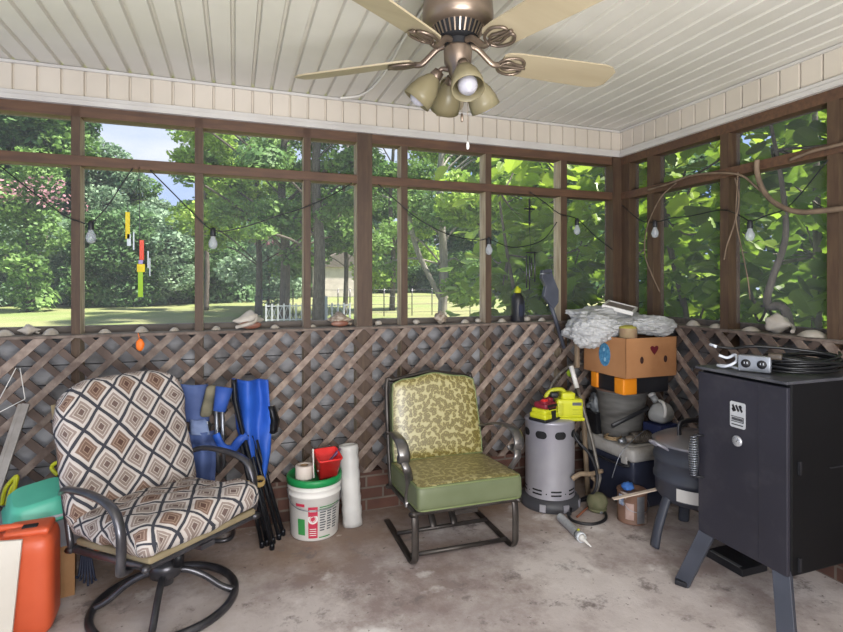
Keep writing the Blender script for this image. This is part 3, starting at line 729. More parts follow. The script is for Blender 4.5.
mb = MB(); mb.rbox((0, 0, .078), (.095, .08, .035), .014, 6); mb.rbox((-.03, -.02, .10), (.05, .04, .025), .01, 4); mb.rbox((.035, .01, .10), (.035, .05, .025), .01, 4); mb.build('battery', m_maroon, t)
mb = MB(); mb.box((.0, -.042, .080), (.07, .006, .012)); mb.box((.0, -.042, .064), (.05, .006, .006)); mb.build('grip_ribs', m_blk, t)
mb = MB(); mb.rbox((-.045, -.03, .112), (.03, .02, .012), .004, 4); mb.build('trigger', m_red, t)
t = thing('cordless_inflator', 'lime yellow boxy cordless tool with loop handle on the right of the heater top', 'tool', (1.905, 2.735, .520), math.radians(-18))
mb = MB(); mb.rbox((0, 0, .012), (.185, .11, .022), .008, 6); mb.rbox((.005, 0, .075), (.16, .10, .115), .014, 8); mb.rbox((.0, 0, .145), (.085, .075, .05), .014, 6)
mb.build('body', m_yel, t)
mb = MB(); mb.tube(cr([(-.01, 0, .16), (-.035, 0, .182), (-.09, 0, .178), (-.125, 0, .15), (-.13, 0, .115)], 6), .013, 8); mb.build('handle', m_yd, t)
mb = MB(); mb.rbox((-.055, -.05, .07), (.035, .012, .075), .005, 4); mb.box((-.055, -.0575, .085), (.02, .003, .03)); mb.build('side_panel', m_yd, t)
mb = MB(); mb.rbox((-.085, -.015, .155), (.05, .05, .035), .012, 4); mb.rbox((-.09, .0, .115), (.02, .04, .04), .008, 4); mb.build('motor', m_blk, t)
mb = MB(); mb.box((.045, -.0515, .105), (.055, .003, .018)); mb.build('label', m_ink, t)
mb = MB()
for k in range(3): mb.box((.045, -.0512, .07-k*.013), (.055, .002, .004))
mb.build('vent_lines', m_yd, t)
mb = MB(); mb.rbox((0, 0, .002), (.06, .03, .004), .002, 3)
o = mb.build('red_card', mat('red_white_card', '#c8453e', '#d8d2cd', 30, rough=.5), None); o.name = 'paper_tag'; o.location = (1.725, 2.73, .530); o.rotation_euler = (0, 0, 2.4); tag(o, 'small red and white paper tag at the left rim of the heater top', 'tag')
# caulk tube
a = PZ(560, 517, .024); b = PZ(582, 538, .024); d = (b-a).normalized()
t = thing('caulk_tube', 'white tube of caulk lying on the concrete with its nozzle to the right', 'tube', (a.x, a.y, 0))
mb = MB(); mb.tube([a, a+d*.005, b-d*.02, b-d*.018, b], .023, 20, rads=[.021, .023, .023, .0255, .0245]); mb.build('barrel', mat('caulk_sleeve', '#dde0e4', '#c8cdd3', 20, rough=.4, stretch=(3, 3, 3)), t, True)
mb = MB(); mb.tube([b, b+d*.012, b+d*.022, b+d*.09], .012, 12, rads=[.022, .014, .008, .0035]); mb.build('nozzle', m_white, t, True)
mb = MB(); q = b-d*.045; mb.tube([q, q+d*.012], .0238, 20); mb.build('black_band', m_ink, t, True)
mb = MB(); mb.tube([q+d*.002+Vector((0, -.0, .0235)), q+d*.01+Vector((0, -.0, .0235))], .008, 6); mb.build('yellow_mark', m_yd, t, True)

# ---------------------------------------------------------------- poles, trimmer head and hose
m_pole = mat('scuffed_tan_pole', '#8d7a64', '#6f5f4e', 8, rough=.6, stretch=(4, 4, .6))
m_gpole = mat('scuffed_grey_pole', '#7b766f', '#565049', 10, rough=.45, stretch=(4, 4, .6), metal=.3)
t = thing('wooden_pole', 'tan pole standing upright between the heater and the cooler', 'pole', PZ(588, 496, 0))
mb = MB(); mb.tube([PZ(588, 496, .0), PY(586, 460, PZ(588, 496).y+.02), PY(584, 423, PZ(588, 496).y+.05), PY(582, 395, PZ(588, 496).y+.09)], .016, 12); mb.build('shaft', m_pole, t, True)
t = thing('string_trimmer', 'old string trimmer leaning with its round green head on the floor', 'trimmer', PZ(603, 516, 0))
hb = PZ(604, 515, 0); y0 = hb.y+.03
hc = Vector((hb.x, hb.y+.06, .055))
pts = [hc+Vector((0, .02, .03)), PY(600, 478, y0+.08), PY(592, 440, y0+.14), PY(583, 408, y0+.20), PY(575, 380, y0+.25), PY(571, 368, y0+.27)]
mb = MB(); mb.tube(pts[:5], .011, 10); mb.build('shaft', m_gpole, t, True)
mb = MB(); mb.tube([PY(577, 388, y0+.22), PY(571, 366, y0+.26)], .015, 10); mb.build('white_sleeve', m_white, t, True)
mb = MB(); mb.blob(hc, (.06, .06, .055), .06, 4, 3, 2); mb.lathe([(0, -.052), (.05, -.05), (.055, -.035), (.04, -.03), (0, -.03)], hc, 20); mb.build('trimmer_head', mat('mossy_plastic', '#55573c', '#6e6a52', 10, rough=.8), t, True)
mb = MB(); mb.tube(cr([hc+Vector((-.0, .03, .045)), PY(596, 482, y0+.06), PY(592, 477, y0+.06)], 4), .013, 8); mb.build('gear_neck', m_pole, t, True)
mb = MB(); mb.tube(cr([PY(572, 479, y0+.05), PY(580, 474, y0+.04), PY(590, 474, y0+.04), PY(602, 471, y0+.06)], 4), .014, 8); mb.build('cross_handle', m_pole, t, True)
mb = MB(); mb.tube(cr([PY(545, 402, 2.93), PY(556, 378, 2.95), PY(575, 364, 2.95), PY(592, 368, 2.93), PY(600, 385, 2.9)], 8), .010, 8)
single('bent_pipe', 'grey curved pipe arching above the yellow tools beside the orange box', 'pipe', mb, m_gpole)
t = thing('garden_hose', 'thin black rubber hose looping down from the heater to a coil on the floor', 'hose', PZ(582, 508, 0))
g = [PY(572, 428, 2.70), PY(577, 440, 2.66), PY(590, 455, 2.62), PY(597, 475, 2.60), PY(594, 492, 2.60), PZ(580, 500, .02), PZ(568, 508, .010), PZ(572, 520, .010), PZ(592, 524, .010), PZ(606, 518, .010), PZ(600, 505, .010), PZ(585, 500, .012), PZ(573, 505, .024), PZ(570, 514, .026)]
mb = MB(); mb.tube(cr(g, 8), .0085, 8); mb.build('hose', m_blk, t, True)
mb = MB(); a = PZ(596, 509, .012); b = PZ(602, 513, .012); mb.tube([a, b], .009, 8); mb.build('fitting', m_alu, t, True)
mb = MB(); mb.blob(PY(571, 373, 2.9), (.028, .028, .025), .1, 3, 3, 1); single('tennis_ball', 'lime green ball wedged behind the pipe under the bag', 'ball', mb, mat('lime_felt', '#9fb82e', '#8aa32a', 8, rough=.8))
mb = MB(); mb.tube([PZ(577, 517, .008), PZ(598, 498, .008)], .006, 6); single('rusty_rod', 'short rusty rod on the floor inside the hose coil', 'rod', mb, mat('rust', '#7d4a32', '#5d3626', 9, rough=.8))
# ---------------------------------------------------------------- cooler stack
CX, CY = 2.345, 2.735
m_navy = mat('dark_navy_plastic', '#2c3040', '#242735', 5, rough=.4)
m_glid = mat('dusty_silver_lid', '#a9a6a3', '#8d8983', 6, rough=.4, c3='#6d6358', s3=5, lo3=.55, hi3=.8)
t = thing('cooler', 'dark navy cooler with dusty silver lid holding up the stack of clutter', 'cooler', (CX-.0, CY, 0), math.radians(3))
mb = MB(); mb.rbox((0, 0, .155), (.33, .46, .30), .025, 8, fn=lambda q: Vector((q.x*(.93+.07*(q.z+.15)/.3), q.y*(.95+.05*(q.z+.15)/.3), q.z))); mb.build('body', m_navy, t)
mb = MB(); mb.rbox((0, 0, .335), (.355, .485, .085), .028, 8); mb.rbox((0, 0, .372), (.27, .40, .02), .008, 5); mb.build('lid', m_glid, t)
mb = MB(); mb.tube(cr([(-.17, -.2, .30), (-.195, -.19, .27), (-.195, .19, .27), (-.17, .2, .30)], 3), .008, 6); mb.build('side_handle', m_blk, t)
mb = MB(); mb.rbox((-.17, -.17, .30), (.02, .05, .05), .006, 3); mb.rbox((-.17, .12, .30), (.02, .05, .05), .006, 3); mb.build('hinges', m_glid, t)
zc = .382
m_tub = mat('dull_grey_tub', '#64625f', '#54524f', 7, rough=.6, stretch=(1, 1, 6))
t = thing('grey_tub', 'round ribbed grey tub on the cooler carrying the orange box', 'tub', (CX-.015, CY+.025, zc))
pr = [(0, 0), (.12, 0)]+[(.122+.028*k/8+(.003 if k % 2 else 0), .02+.25*k/8) for k in range(9)]+[(.157, .275), (.160, .29), (.152, .292), (.14, .20), (0, .01)]
mb = MB(); mb.lathe(pr, seg=40); mb.build('tub', m_tub, t)
mb = MB(); mb.lathe([(.0, .293), (.17, .293), (.172, .299), (.0, .301)], seg=40); mb.build('lid', mat('rusty_lid', '#6c5045', '#56453c', 6, rough=.6), t)
zt = zc+.303
m_or = mat('orange_plastic', '#e08a1e', '#d07a18', 6, rough=.45)
t = thing('tool_case', 'flat black tool case with orange latches under the cardboard box', 'case', (CX-.01, CY-.03, zt))
mb = MB(); mb.rbox((0, 0, .052), (.335, .33, .10), .012, 6); mb.build('case', m_blk, t)
for y in (.10,):
    mb = MB(); mb.rbox((-.166, y, .052), (.03, .06, .096), .006, 4); mb.build('latch', m_or, t)
mb = MB(); mb.rbox((-.128, -.128, .05), (.10, .085, .098), .008, 4); mb.build('corner_guard', m_or, t)
zb = zt+.103
m_card = mat('orange_cardboard', '#ad7c53', '#a07049', 4, rough=.75, c3='#8d5e3d', s3=3, lo3=.55, hi3=.8)
m_bluel = mat('blue_print', '#2f6f9a', '#5a95b8', 60, rough=.6)
t = thing('cardboard_box', 'open orange cardboard fruit box on top of the stack beneath the plastic bags', 'box', (CX-.005, CY-.03, zb), math.radians(1))
bw = .385; bh = .235
mb = MB(); th = .006
for sx, sy, cx, cy in ((bw, th, 0, -bw/2+th/2), (bw, th, 0, bw/2-th/2), (th, bw, -bw/2+th/2, 0), (th, bw, bw/2-th/2, 0)): mb.box((cx, cy, bh/2+.001), (sx, sy, bh))
mb.box((0, 0, .006), (bw-.002, bw-.002, .01)); bxo = mb.build('box_walls', m_card, t)
m_hol = mat('dark_hole', '#3a211c', rough=.8); m_heart = mat('dark_red_hole', '#5f1620', rough=.7)
def poly_on(mb, pts, org, U, V, mi=0): mb.prism(pts, org, U, V, .0015, mi)
heart = [(0, -.032), (.016, -.016), (.029, .002), (.03, .014), (.022, .021), (.01, .021), (0, .013), (-.01, .021), (-.022, .021), (-.03, .014), (-.029, .002), (-.016, -.016)]
ell = lambda a, b, n=18: [(a*math.cos(2*PI*k/n), b*math.sin(2*PI*k/n)) for k in range(n)]
yf = -bw/2-.0005
mb = MB(); poly_on(mb, heart, (.02, yf, .165), (1, 0, 0), (0, 0, 1)); mb.build('heart_shaped_opening', m_heart, t)
for x in (-.075, .105):
    mb = MB(); poly_on(mb, ell(.013, .021), (x, yf, .105), (1, 0, 0), (0, 0, 1)); mb.build('hand_hole', m_hol, t)
mb = MB(); xl = -bw/2-.0005
poly_on(mb, ell(.052, .072), (xl, -.010, .122), (0, -1, 0), (0, 0, 1))
mb.build('printed_blue_emblem', m_bluel, t)
mb = MB(); poly_on(mb, ell(.008, .012), (xl-.0012, -.004, .152), (0, -1, 0), (0, 0, 1)); poly_on(mb, ell(.009, .013), (xl-.0012, -.014, .092), (0, -1, 0), (0, 0, 1)); mb.build('emblem_highlight', mat('pale_blue_print', '#8fb8cf', rough=.6), t)
zx = zb+bh
# what sits in and on the box
m_bag = mat('thin_white_plastic', '#dcdcdb', '#d0d0d0', 8, rough=.3, trans=.42, bump=.35, bscale=14, spec=.5)
def bag(name, label, parts, seed):
    mb = MB()
    for i, (c, r) in enumerate(parts): mb.blob(c, r, .26, 1.4, 6, seed+i)
    for v in mb.bm.verts:
        q = v.co.copy(); q2 = Vector((q.x*1.0, q.y*.6, q.z*1.4))
        wq = q2*7+noise.noise_vector(q2*5)*.9; k = abs(noise.noise(wq+Vector((seed, 0, 0))))*1.2+.45*abs(noise.noise(wq*2.7+Vector((0, seed, 0))))+.2*abs(noise.noise(wq*6))
        v.co = q+(Vector((q.x-parts[0][0][0], q.y-parts[0][0][1], q.z-parts[0][0][2])).normalized())*(.024*(.45-k))
    return single(name, label, 'bag', mb, m_bag)
bag('plastic_bag', 'bulging white plastic bag hanging over the left edge of the cardboard box', [((2.12, 2.76, 1.065), (.16, .17, .095)), ((2.05, 2.72, 1.045), (.10, .11, .085)), ((2.22, 2.66, 1.075), (.10, .08, .045))], 3)
bag('plastic_bag', 'crumpled white plastic bag rolled over the right side of the cardboard box', [((2.39, 2.64, 1.09), (.14, .14, .062)), ((2.45, 2.58, 1.085), (.10, .09, .06))], 9)
bag('plastic_bag', 'flattened white plastic bag spread behind the grey framed panel on the stack', [((2.26, 2.85, 1.135), (.25, .13, .07))], 14)
t = thing('framed_panel', 'grey square panel with white rim tilted on top of the plastic bags', 'panel', (2.35, 2.80, 1.178), rot=(math.radians(14), math.radians(-7), math.radians(40)))
mb = MB(); mb.box((0, 0, .012), (.165, .165, .018)); mb.build('panel', mat('grey_brown_board', '#857b74', '#766c66', 6, rough=.6), t)
mb = MB()
for sx, sy, cx, cy in ((.19, .013, 0, -.089), (.19, .013, 0, .089), (.013, .19, -.089, 0), (.013, .19, .089, 0)): mb.box((cx, cy, .014), (sx, sy, .024))
mb.build('rim', m_white, t)
t = thing('open_tin', 'pink and gold tin at the near corner of the cardboard box', 'tin', (2.215, 2.565, zx-.030))
mb = MB(); mb.lathe([(0, 0), (.052, 0), (.052, .085), (.054, .088), (.050, .088), (.049, .01), (0, .01)], seg=28); mb.build('tin', mat('pink_tin', '#a08c6c', '#8a6a58', 14, rough=.4), t)
mb = MB(); mb.blob((0, 0, .088), (.049, .049, .018), .2, 3, 3, 5); mb.build('yellow_contents', mat('yellow_mesh', '#a8a24a', '#8a8238', 25, rough=.7), t)
mb = MB(); mb.blob((2.055, 2.745, 1.10), (.03, .04, .032), .15, 3, 3, 6); single('yellow_ball', 'yellow lump showing through the left plastic bag', 'ball', mb, mat('yellow_lump', '#b8a62a', '#a5962a', 9, rough=.6))
mb = MB(); mb.rbox(PY(577, 352, 2.86), (.05, .05, .2), .006, 4); 
o = single('wooden_stake', 'narrow pale wooden stake upright at the left end of the cardboard box', 'stake', mb, m_pole); o.scale = (.5, .5, 1)
# things on the cooler lid
t = thing('milk_jug', 'translucent plastic milk jug on the small blue carton beside the grey tub', 'jug', (2.475, 2.575, zc+.110), rot=(math.radians(0), math.radians(0), math.radians(-70)))
mb = MB(); mb.rbox((0, 0, .062), (.12, .15, .12), .04, 8, fn=lambda q: Vector((q.x*(1-.35*max(0, q.z)/.065), q.y*(1-.35*max(0, q.z)/.065), q.z))); mb.tube([(-.03, -.0, .12), (-.055, -.0, .155)], .02, 12); mb.build('body', mat('milky_jug', '#a8a8a6', '#b8b8b6', 5, rough=.35, trans=.25), t)
mb = MB(); mb.tube([(-.055, 0, .153), (-.066, 0, .17)], .023, 14); mb.build('cap', m_white, t)
mb = MB(); mb.tube(cr([(0, -.02, .135), (.035, -.045, .13), (.055, -.06, .09), (.05, -.06, .05)], 6), .010, 8); mb.build('handle', m_white, t)
t = thing('blue_carton', 'small dark blue carton on the right end of the cooler lid', 'carton', (2.465, 2.572, zc+.002), math.radians(5))
mb = MB(); mb.rbox((0, .0, .054), (.15, .13, .106), .003, 3); mb.build('carton', mat('deep_blue_card', '#2b3358', '#232a4a', 6, rough=.5), t)
t = thing('small_engine_part', 'dark greasy machine part lying along the front of the cooler lid', 'part', (2.30, 2.57, zc), math.radians(-4))
mb = MB()
mb.tube([(-.10, 0, .028), (-.05, 0, .03), (.08, 0, .035)], .024, 12, rads=[.02, .027, .03])
for k in range(9): mb.lathe([(0, 0), (.036, 0), (.036, .005), (0, .005)], (-.045+k*.014, 0, .036), 16, RY(90))
mb.blob((.07, .02, .035), (.035, .03, .03), .3, 4, 3, 3); mb.build('casting', mat('greasy_metal', '#3c352e', '#6a625a', 22, rough=.45, metal=.4), t)
mb = MB(); mb.tube([(-.14, 0, .022), (-.10, 0, .026)], .018, 12, rads=[.012, .02]); mb.build('steel_end', m_alu, t)
mb = MB(); mb.tube([PY(612, 426, 2.52), PY(640, 412, 2.55), PY(648, 408, 2.56)], .008, 8, flat=1.8); single('pry_bar', 'dark flat bar resting across the machine part on the cooler', 'bar', mb, m_blk)
t = thing('black_crate', 'small black bin on the left end of the cooler lid', 'bin', (2.235, 2.87, zc), 0)
mb = MB(); loft(mb, [rsq(.055, 0, .01), rsq(.064, .13, .012), rsq(.068, .131, .012), rsq(.068, .14, .012), rsq(.060, .14, .01), rsq(.052, .01, .01)], cap1=True); mb.build('bin', m_blk, t)
mb = MB(); mb.blob((0, 0, .175), (.055, .055, .075), .35, 2.3, 4, 4, ridge=True); mb.build('liner', mat('smoky_plastic', '#6f7377', '#5c6064', 7, rough=.35, trans=.2), t)
mb = MB(); mb.blob((2.26, 2.80, .56), (.018, .018, .022), .1, 3, 3, 1); o = single('red_knob', 'tiny dark red knob beside the grey tub', 'knob', mb, m_maroon); o.location.z = .53
t = thing('rope_coil', 'flat tan ring of rope around the left corner of the cooler lid', 'rope', (2.21, 2.69, zc+.008))
mb = MB()
for k in range(2): mb.tube(circle((0, 0, .003+.009*k), .052-.006*k, 24), .006, 6, closed=True)
mb.build('coil', mat('tan_rope', '#8f7a5c', '#75624a', 30, rough=.85), t)
# ---------------------------------------------------------------- paint can with stirring stick
p0 = Vector((2.135, 2.44, 0))
t = thing('paint_can', 'drippy brown and silver paint can on the floor before the cooler', 'can', p0)
m_can = mat('dripped_can', '#7d5f50', '#5e4334', 9, rough=.5, c3='#b5aca4', s3=9, lo3=.55, hi3=.7)
mb = MB(); mb.lathe([(0, .001), (.08, .001), (.082, .005), (.080, .010), (.080, .165), (.083, .168), (.083, .174), (.078, .176), (.07, .172), (0, .172)], seg=40); mb.build('can', m_can, t)
def wrapc(mb, a0, a1, z0, z1, r=.0812, mi=0): mb.sheet(lambda u, v: Vector((r*math.sin(math.radians(a0+(a1-a0)*u)), -r*math.cos(math.radians(a0+(a1-a0)*u)), z0+(z1-z0)*v)), 8, 3, mi)
mb = MB(); wrapc(mb, -22, 12, .012, .16); mb.build('bare_metal_strip', m_alu, t)
mb = MB(); wrapc(mb, -100, -74, .10, .158); wrapc(mb, -66, -34, .03, .12, mi=1); mb.build('label', [mat('blue_white_label', '#5c76a0', '#c3c6cc', 40, rough=.5), mat('pinkish_label', '#b39a90', '#9a8078', 20, rough=.5)], t)
mb = MB(); mb.tube(cr([(-.083, 0, .15), (-.07, -.055, .09), (0, -.09, .075), (.07, -.055, .09), (.083, 0, .15)], 6), .0018, 6); mb.build('wire_handle', m_alu, t)
mb = MB(); mb.blob(p0+Vector((-.03, .0, .195)), (.035, .03, .022), .3, 3, 3, 7); single('blue_rag', 'crumpled bright blue rag on the paint can lid', 'rag', mb, mat('blue_cloth', '#3467b4', '#4d7cc4', 8, rough=.8))
mb = MB(); a = PT(613, 496, 2.80); b = PT(662, 476, 2.82); a.z = .205; b.z = .255; mb.span(a, b, .024, .006); single('stirring_stick', 'pale wooden paint stirring stick laid across the paint can', 'stick', mb, mat('pale_wood', '#cbbcae', '#bba996', 10, rough=.7))
# thin curved wire beside the cooler
mb = MB(); mb.tube(cr([PY(612, 478, 2.52), PY(620, 455, 2.5), PY(633, 440, 2.5), PY(645, 430, 2.52)], 8), .002, 6); single('thin_wire', 'thin grey wire curving up in front of the cooler corner', 'wire', mb, m_alu)
# ---------------------------------------------------------------- round cooker
m_pot = mat('blue_grey_enamel', '#3f424c', '#363942', 6, rough=.45, spec=.5)
fx, fy = 2.262, 2.125
t = thing('round_cooker', 'round dark grey outdoor cooker with silver lid on splayed legs beside the smoker', 'cooker', (fx, fy, 0))
mb = MB(); mb.lathe([(0, .215), (.12, .215), (.160, .225), (.187, .258), (.190, .33), (.199, .336), (.199, .352), (.193, .358), (.193, .425), (.200, .432), (.200, .447), (.194, .452), (.194, .50), (.201, .512), (.198, .522), (0, .522)], seg=56); mb.build('body', m_pot, t)
mb = MB(); mb.lathe([(.203, .518), (.205, .526), (.196, .532), (.15, .556), (.08, .572), (0, .577)], seg=56, close=False); mb.build('lid', mat('dull_silver_lid', '#9c9a99', '#87858a', 6, rough=.35, metal=.6), t)
mb = MB(); mb.tube(cr([(-.10, .0, .56), (-.10, .0, .61), (-.075, .0, .632), (.02, .0, .632), (.045, .0, .61), (.045, .0, .565)], 5), .009, 8, flat=1.6); mb.build('lid_handle', m_frame, t)
mb = MB(); mb.tube(cr([(-.19, .06, .505), (-.23, .065, .53), (-.235, .03, .535), (-.235, .0, .53), (-.19, -.02, .505)], 5), .008, 8); mb.build('side_handle', m_silver, t)
mb = MB(); mb.sheet(lambda u, v: Vector(((.1955)*math.cos(math.radians(199+u*34)), .1955*math.sin(math.radians(199+u*34)), .262+v*.062)), 8, 2); mb.build('label', m_white, t)
for an in (176, 296, 56):
    a = math.radians(an); ca, sa = math.cos(a), math.sin(a)
    mb = MB(); mb.tube(cr([(ca*.160, sa*.160, .265), (ca*.19, sa*.19, .20), (ca*.228, sa*.228, .09), (ca*.245, sa*.245, .006)], 6), .017, 8, flat=1.7, up=(-sa, ca, 0)); mb.build('leg', m_pot, t)

# ---------------------------------------------------------------- black cabinet smoker
m_smk = mat('black_charcoal_paint', '#27262f', '#222129', 3, rough=.5, spec=.45, c3='#36343a', s3=9, lo3=.5, hi3=.8)
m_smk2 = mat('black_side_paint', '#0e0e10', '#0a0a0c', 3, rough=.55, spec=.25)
x0, x1, y0, y1, z0, z1 = 1.922, 2.44, 1.388, 1.786, .252, .982
t = thing('cabinet_smoker', 'large black box smoker with spring handle on splayed legs at the right', 'smoker', ((x0+x1)/2, (y0+y1)/2, 0))
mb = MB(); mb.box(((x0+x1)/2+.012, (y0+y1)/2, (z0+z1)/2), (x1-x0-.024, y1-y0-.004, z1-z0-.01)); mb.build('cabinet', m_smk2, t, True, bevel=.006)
mb = MB(); mb.box((x0+.009, (y0+y1)/2, (z0+z1)/2-.005), (.018, y1-y0, z1-z0-.03)); mb.build('door', m_smk, t, True, bevel=.004)
mb = MB(); mb.box(((x0+x1)/2-.003, (y0+y1)/2, z1-.002), (x1-x0+.016, y1-y0+.014, .012)); mb.build('top_panel', mat('worn_black_top', '#3a3a40', '#5d5d62', 7, rough=.4, metal=.3), t, True, bevel=.003)
# fold line that runs down the door
mb = MB(); mb.box((x0-.0002, y0+.115, (z0+z1)/2), (.002, .003, z1-z0-.05)); mb.build('door_seam', m_smk, t, True)
ly = PX(738, 415, x0).y; lz = PX(738, 415, x0).z
mb = MB(); r_ = [(-.034+.005, -.052), (.034-.005, -.052), (.034, -.047), (.034, .047), (.029, .052), (-.029, .052), (-.034, .047), (-.034, -.047)]
mb.prism(r_, (x0-.0005, ly, lz), (0, -1, 0), (0, 0, 1), .003); pl = mb.build('badge', mat('brushed_badge', '#c6c8ca', '#b5b7ba', 9, rough=.4, metal=.3), t, True)
mb = MB(); o_ = (x0-.0036, ly, lz); U = (0, -1, 0); V = (0, 0, 1)
for cx in (-.019, -.004, .011): mb.prism([(cx-.006, .036), (cx+.001, .042), (cx+.014, .018), (cx+.007, .012)], o_, U, V, .001)
mb.prism([(-.026, .022), (-.019, .03), (-.012, .016), (-.019, .009)], o_, U, V, .001); mb.prism([(.012, .04), (.017, .042), (.022, .032), (.017, .03)], o_, U, V, .001)
mb.prism([(-.028, -.006), (.028, -.006), (.028, -.009), (-.028, -.009)], o_, U, V, .001); mb.prism([(-.028, -.026), (.028, -.026), (.028, -.029), (-.028, -.029)], o_, U, V, .001)
mb.prism([(.025, -.006), (.028, -.006), (.028, -.029), (.025, -.029)], o_, U, V, .001)
for k in range(9): mb.prism([(-.025+k*.0055, -.012), (-.0215+k*.0055, -.012), (-.0215+k*.0055, -.023), (-.025+k*.0055, -.023)], o_, U, V, .001)
mb.prism([(-.026, -.038), (.026, -.038), (.026, -.042), (-.026, -.042)], o_, U, V, .001)
mb.build('badge_print', m_blk, pl, True)
ty, tz = PX(737.5, 441, x0).y, PX(737.5, 441, x0).z
mb = MB(); mb.lathe([(0, 0), (.022, 0), (.022, .004), (.019, .008), (0, .008)], (x0, ty, tz), 28, RY(-90)); th_ = mb.build('thermometer', mat('steel_dial', '#b9babd', '#a8a9ad', 9, rough=.3, metal=.5), t, True)
mb = MB(); mb.prism([(-.001, -.003), (.001, -.003), (.011, .009), (.009, .010)], (x0-.0085, ty, tz), U, V, .001)
for k in range(9):
    a = math.radians(-30+k*30); c, s = math.cos(a), math.sin(a); mb.prism([(c*.013-s*.0006, s*.013+c*.0006), (c*.013+s*.0006, s*.013-c*.0006), (c*.017+s*.0006, s*.017-c*.0006), (c*.017-s*.0006, s*.017+c*.0006)], (x0-.0082, ty, tz), U, V, .0006)
mb.build('needle', m_blk, th_, True)
# coil spring handle at the near-left edge of the door
ya = y1-.02; hx_ = x0-.032; za, zb_ = PX(697, 434, x0).z, PX(697, 474, x0).z
ya = y1-.006
mb = MB(); pts = []
nT = 17; hh = za-zb_
for k in range(nT*10+1):
    q = k/(nT*10); a = 2*PI*nT*q; r = .011+.009*math.sin(PI*q); pts.append(Vector((hx_+r*math.cos(a), ya+r*math.sin(a), zb_+hh*q)))
mb.tube(pts, .0028, 6); hd = mb.build('spring_handle', m_alu, t, True)
mb = MB()
for z in (za+.002, zb_-.002): mb.tube([(x0+.002, y1-.03, z), (hx_, ya, z)], .004, 8)
mb.tube([(hx_, ya, zb_-.002), (hx_, ya, za+.002)], .003, 6); mb.build('handle_rod', m_blk, t, True)
for lx, ly_, fx_, fy_ in ((x0+.02, y1-.035, x0-.035, y1+.055), (x0+.02, y0+.035, x0-.035, y0-.03), (x1-.03, y1-.035, x1+.03, y1+.05), (x1-.03, y0+.035, x1+.03, y0-.03)):
    mb = MB(); mb.span((fx_, fy_, .004), (lx, ly_, z0+.02), .062, .022, up=(1, .25, 0)); 
    l = mb.build('leg', m_pot, t, True, bevel=.002)
    mb = MB(); mb.box((fx_, fy_, .012), (.05, .05, .022), RZ(30)); mb.build('foot', m_blk, l, True, bevel=.004)
mb = MB(); m_hng = mat('hinge_black', '#1c1c1f', '#26262a', 7, rough=.5)
mb.box((x0+.06, y0-.004, .66), (.012, .008, .05)); mb.build('door_hinge', m_hng, t, True)
mb = MB(); mb.box((x0+.06, y0-.004, .30), (.012, .008, .05)); mb.build('door_hinge', m_hng, t, True)
mb = MB(); mb.box((x0+.30, y0+.0005, .64), (.14, .004, .005)); mb.build('side_scratch_rail', m_hng, t, True)
# black tray with a silver strip, on the floor beyond the smoker
t = thing('drip_tray', 'low black tray with a silver strip on the floor under the smoker', 'tray', (2.27, 1.89, 0), math.radians(0))
mb = MB(); mb.box((0, 0, .019), (.16, .20, .036)); mb.build('tray', m_blk, t, bevel=.004)
mb = MB(); mb.box((-.068, 0, .0385), (.018, .16, .003)); mb.build('silver_strip', m_alu, t)
# power strip and cables on the smoker
zt_ = z1+.005
m_cab = mat('black_cable', '#151517', rough=.4); m_wcab = mat('grey_white_cable', '#b8bcc4', rough=.4)
c = Vector((1.995, 1.575, zt_))
t = thing('outlet_box', 'metal double outlet box lying on its side on top of the smoker', 'outlet', c, math.radians(-62))
mb = MB(); mb.rbox((0, 0, .035), (.115, .035, .066), .005, 4); mb.build('plate', mat('galvanised_plate', '#85888e', '#73767c', 12, rough=.4, metal=.4), t)
for x in (-.028, .028):
    mb = MB(); mb.lathe([(0, 0), (.017, 0), (.017, .003), (0, .003)], (x, -.018, .035), 20, RX(90)); r = mb.build('receptacle', m_blk, t)
    mb = MB(); mb.box((x-.005, -.0215, .038), (.002, .001, .008)); mb.box((x+.005, -.0215, .038), (.002, .001, .008)); mb.build('slot', m_wcab, r)
t = thing('extension_cord', 'loosely coiled black extension cord on the smoker behind the outlet box', 'cord', (2.15, 1.55, zt_))
mb = MB(); pts = []
for k in range(0, 9*14):
    a = 2*PI*k/14; n = k/14; pts.append(Vector((2.19+(.15+.018*math.sin(n*2.3))*math.cos(a), 1.515+(.105+.012*math.cos(n*3.1))*math.sin(a), zt_+.010+.0065*n+.010*math.sin(a*2+n)*(n/9))))
mb.tube(pts, .0055, 6); mb.build('cord', m_cab, t, True)
mb = MB(); mb.rbox((0, 0, 0), (.05, .03, .026), .008, 4); 
for v in mb.bm.verts: v.co = RZ(-60) @ v.co+Vector((2.03, 1.515, zt_+.07))
mb.build('plug', mat('brown_plug', '#3c342c', '#4a4036', 6, rough=.5), t, True)
mb = MB(); mb.tube(cr([(1.955, 1.74, zt_+.09), (2.0, 1.68, zt_+.085), (2.05, 1.60, zt_+.10), (2.2, 1.45, zt_+.085), (2.32, 1.43, zt_+.04)], 8), .006, 6)
mb.tube(cr([(2.0, 1.60, zt_+.03), (2.1, 1.5, zt_+.055), (2.22, 1.42, zt_+.05), (2.35, 1.45, zt_+.02)], 8), .006, 6); mb.build('cord_tail', m_cab, t, True)
t = thing('light_grey_lead', 'pale grey looped lead at the left corner of the smoker top', 'cord', (1.97, 1.74, zt_))
mb = MB(); mb.tube(cr([(1.95, 1.705, zt_+.055), (1.975, 1.685, zt_+.045), (1.99, 1.66, zt_+.06), (1.97, 1.64, zt_+.035), (1.945, 1.67, zt_+.012), (1.955, 1.715, zt_+.010), (1.985, 1.69, zt_+.009), (1.97, 1.64, zt_+.008), (1.96, 1.61, zt_+.008)], 8), .006, 8); mb.build('lead', m_wcab, t, True)
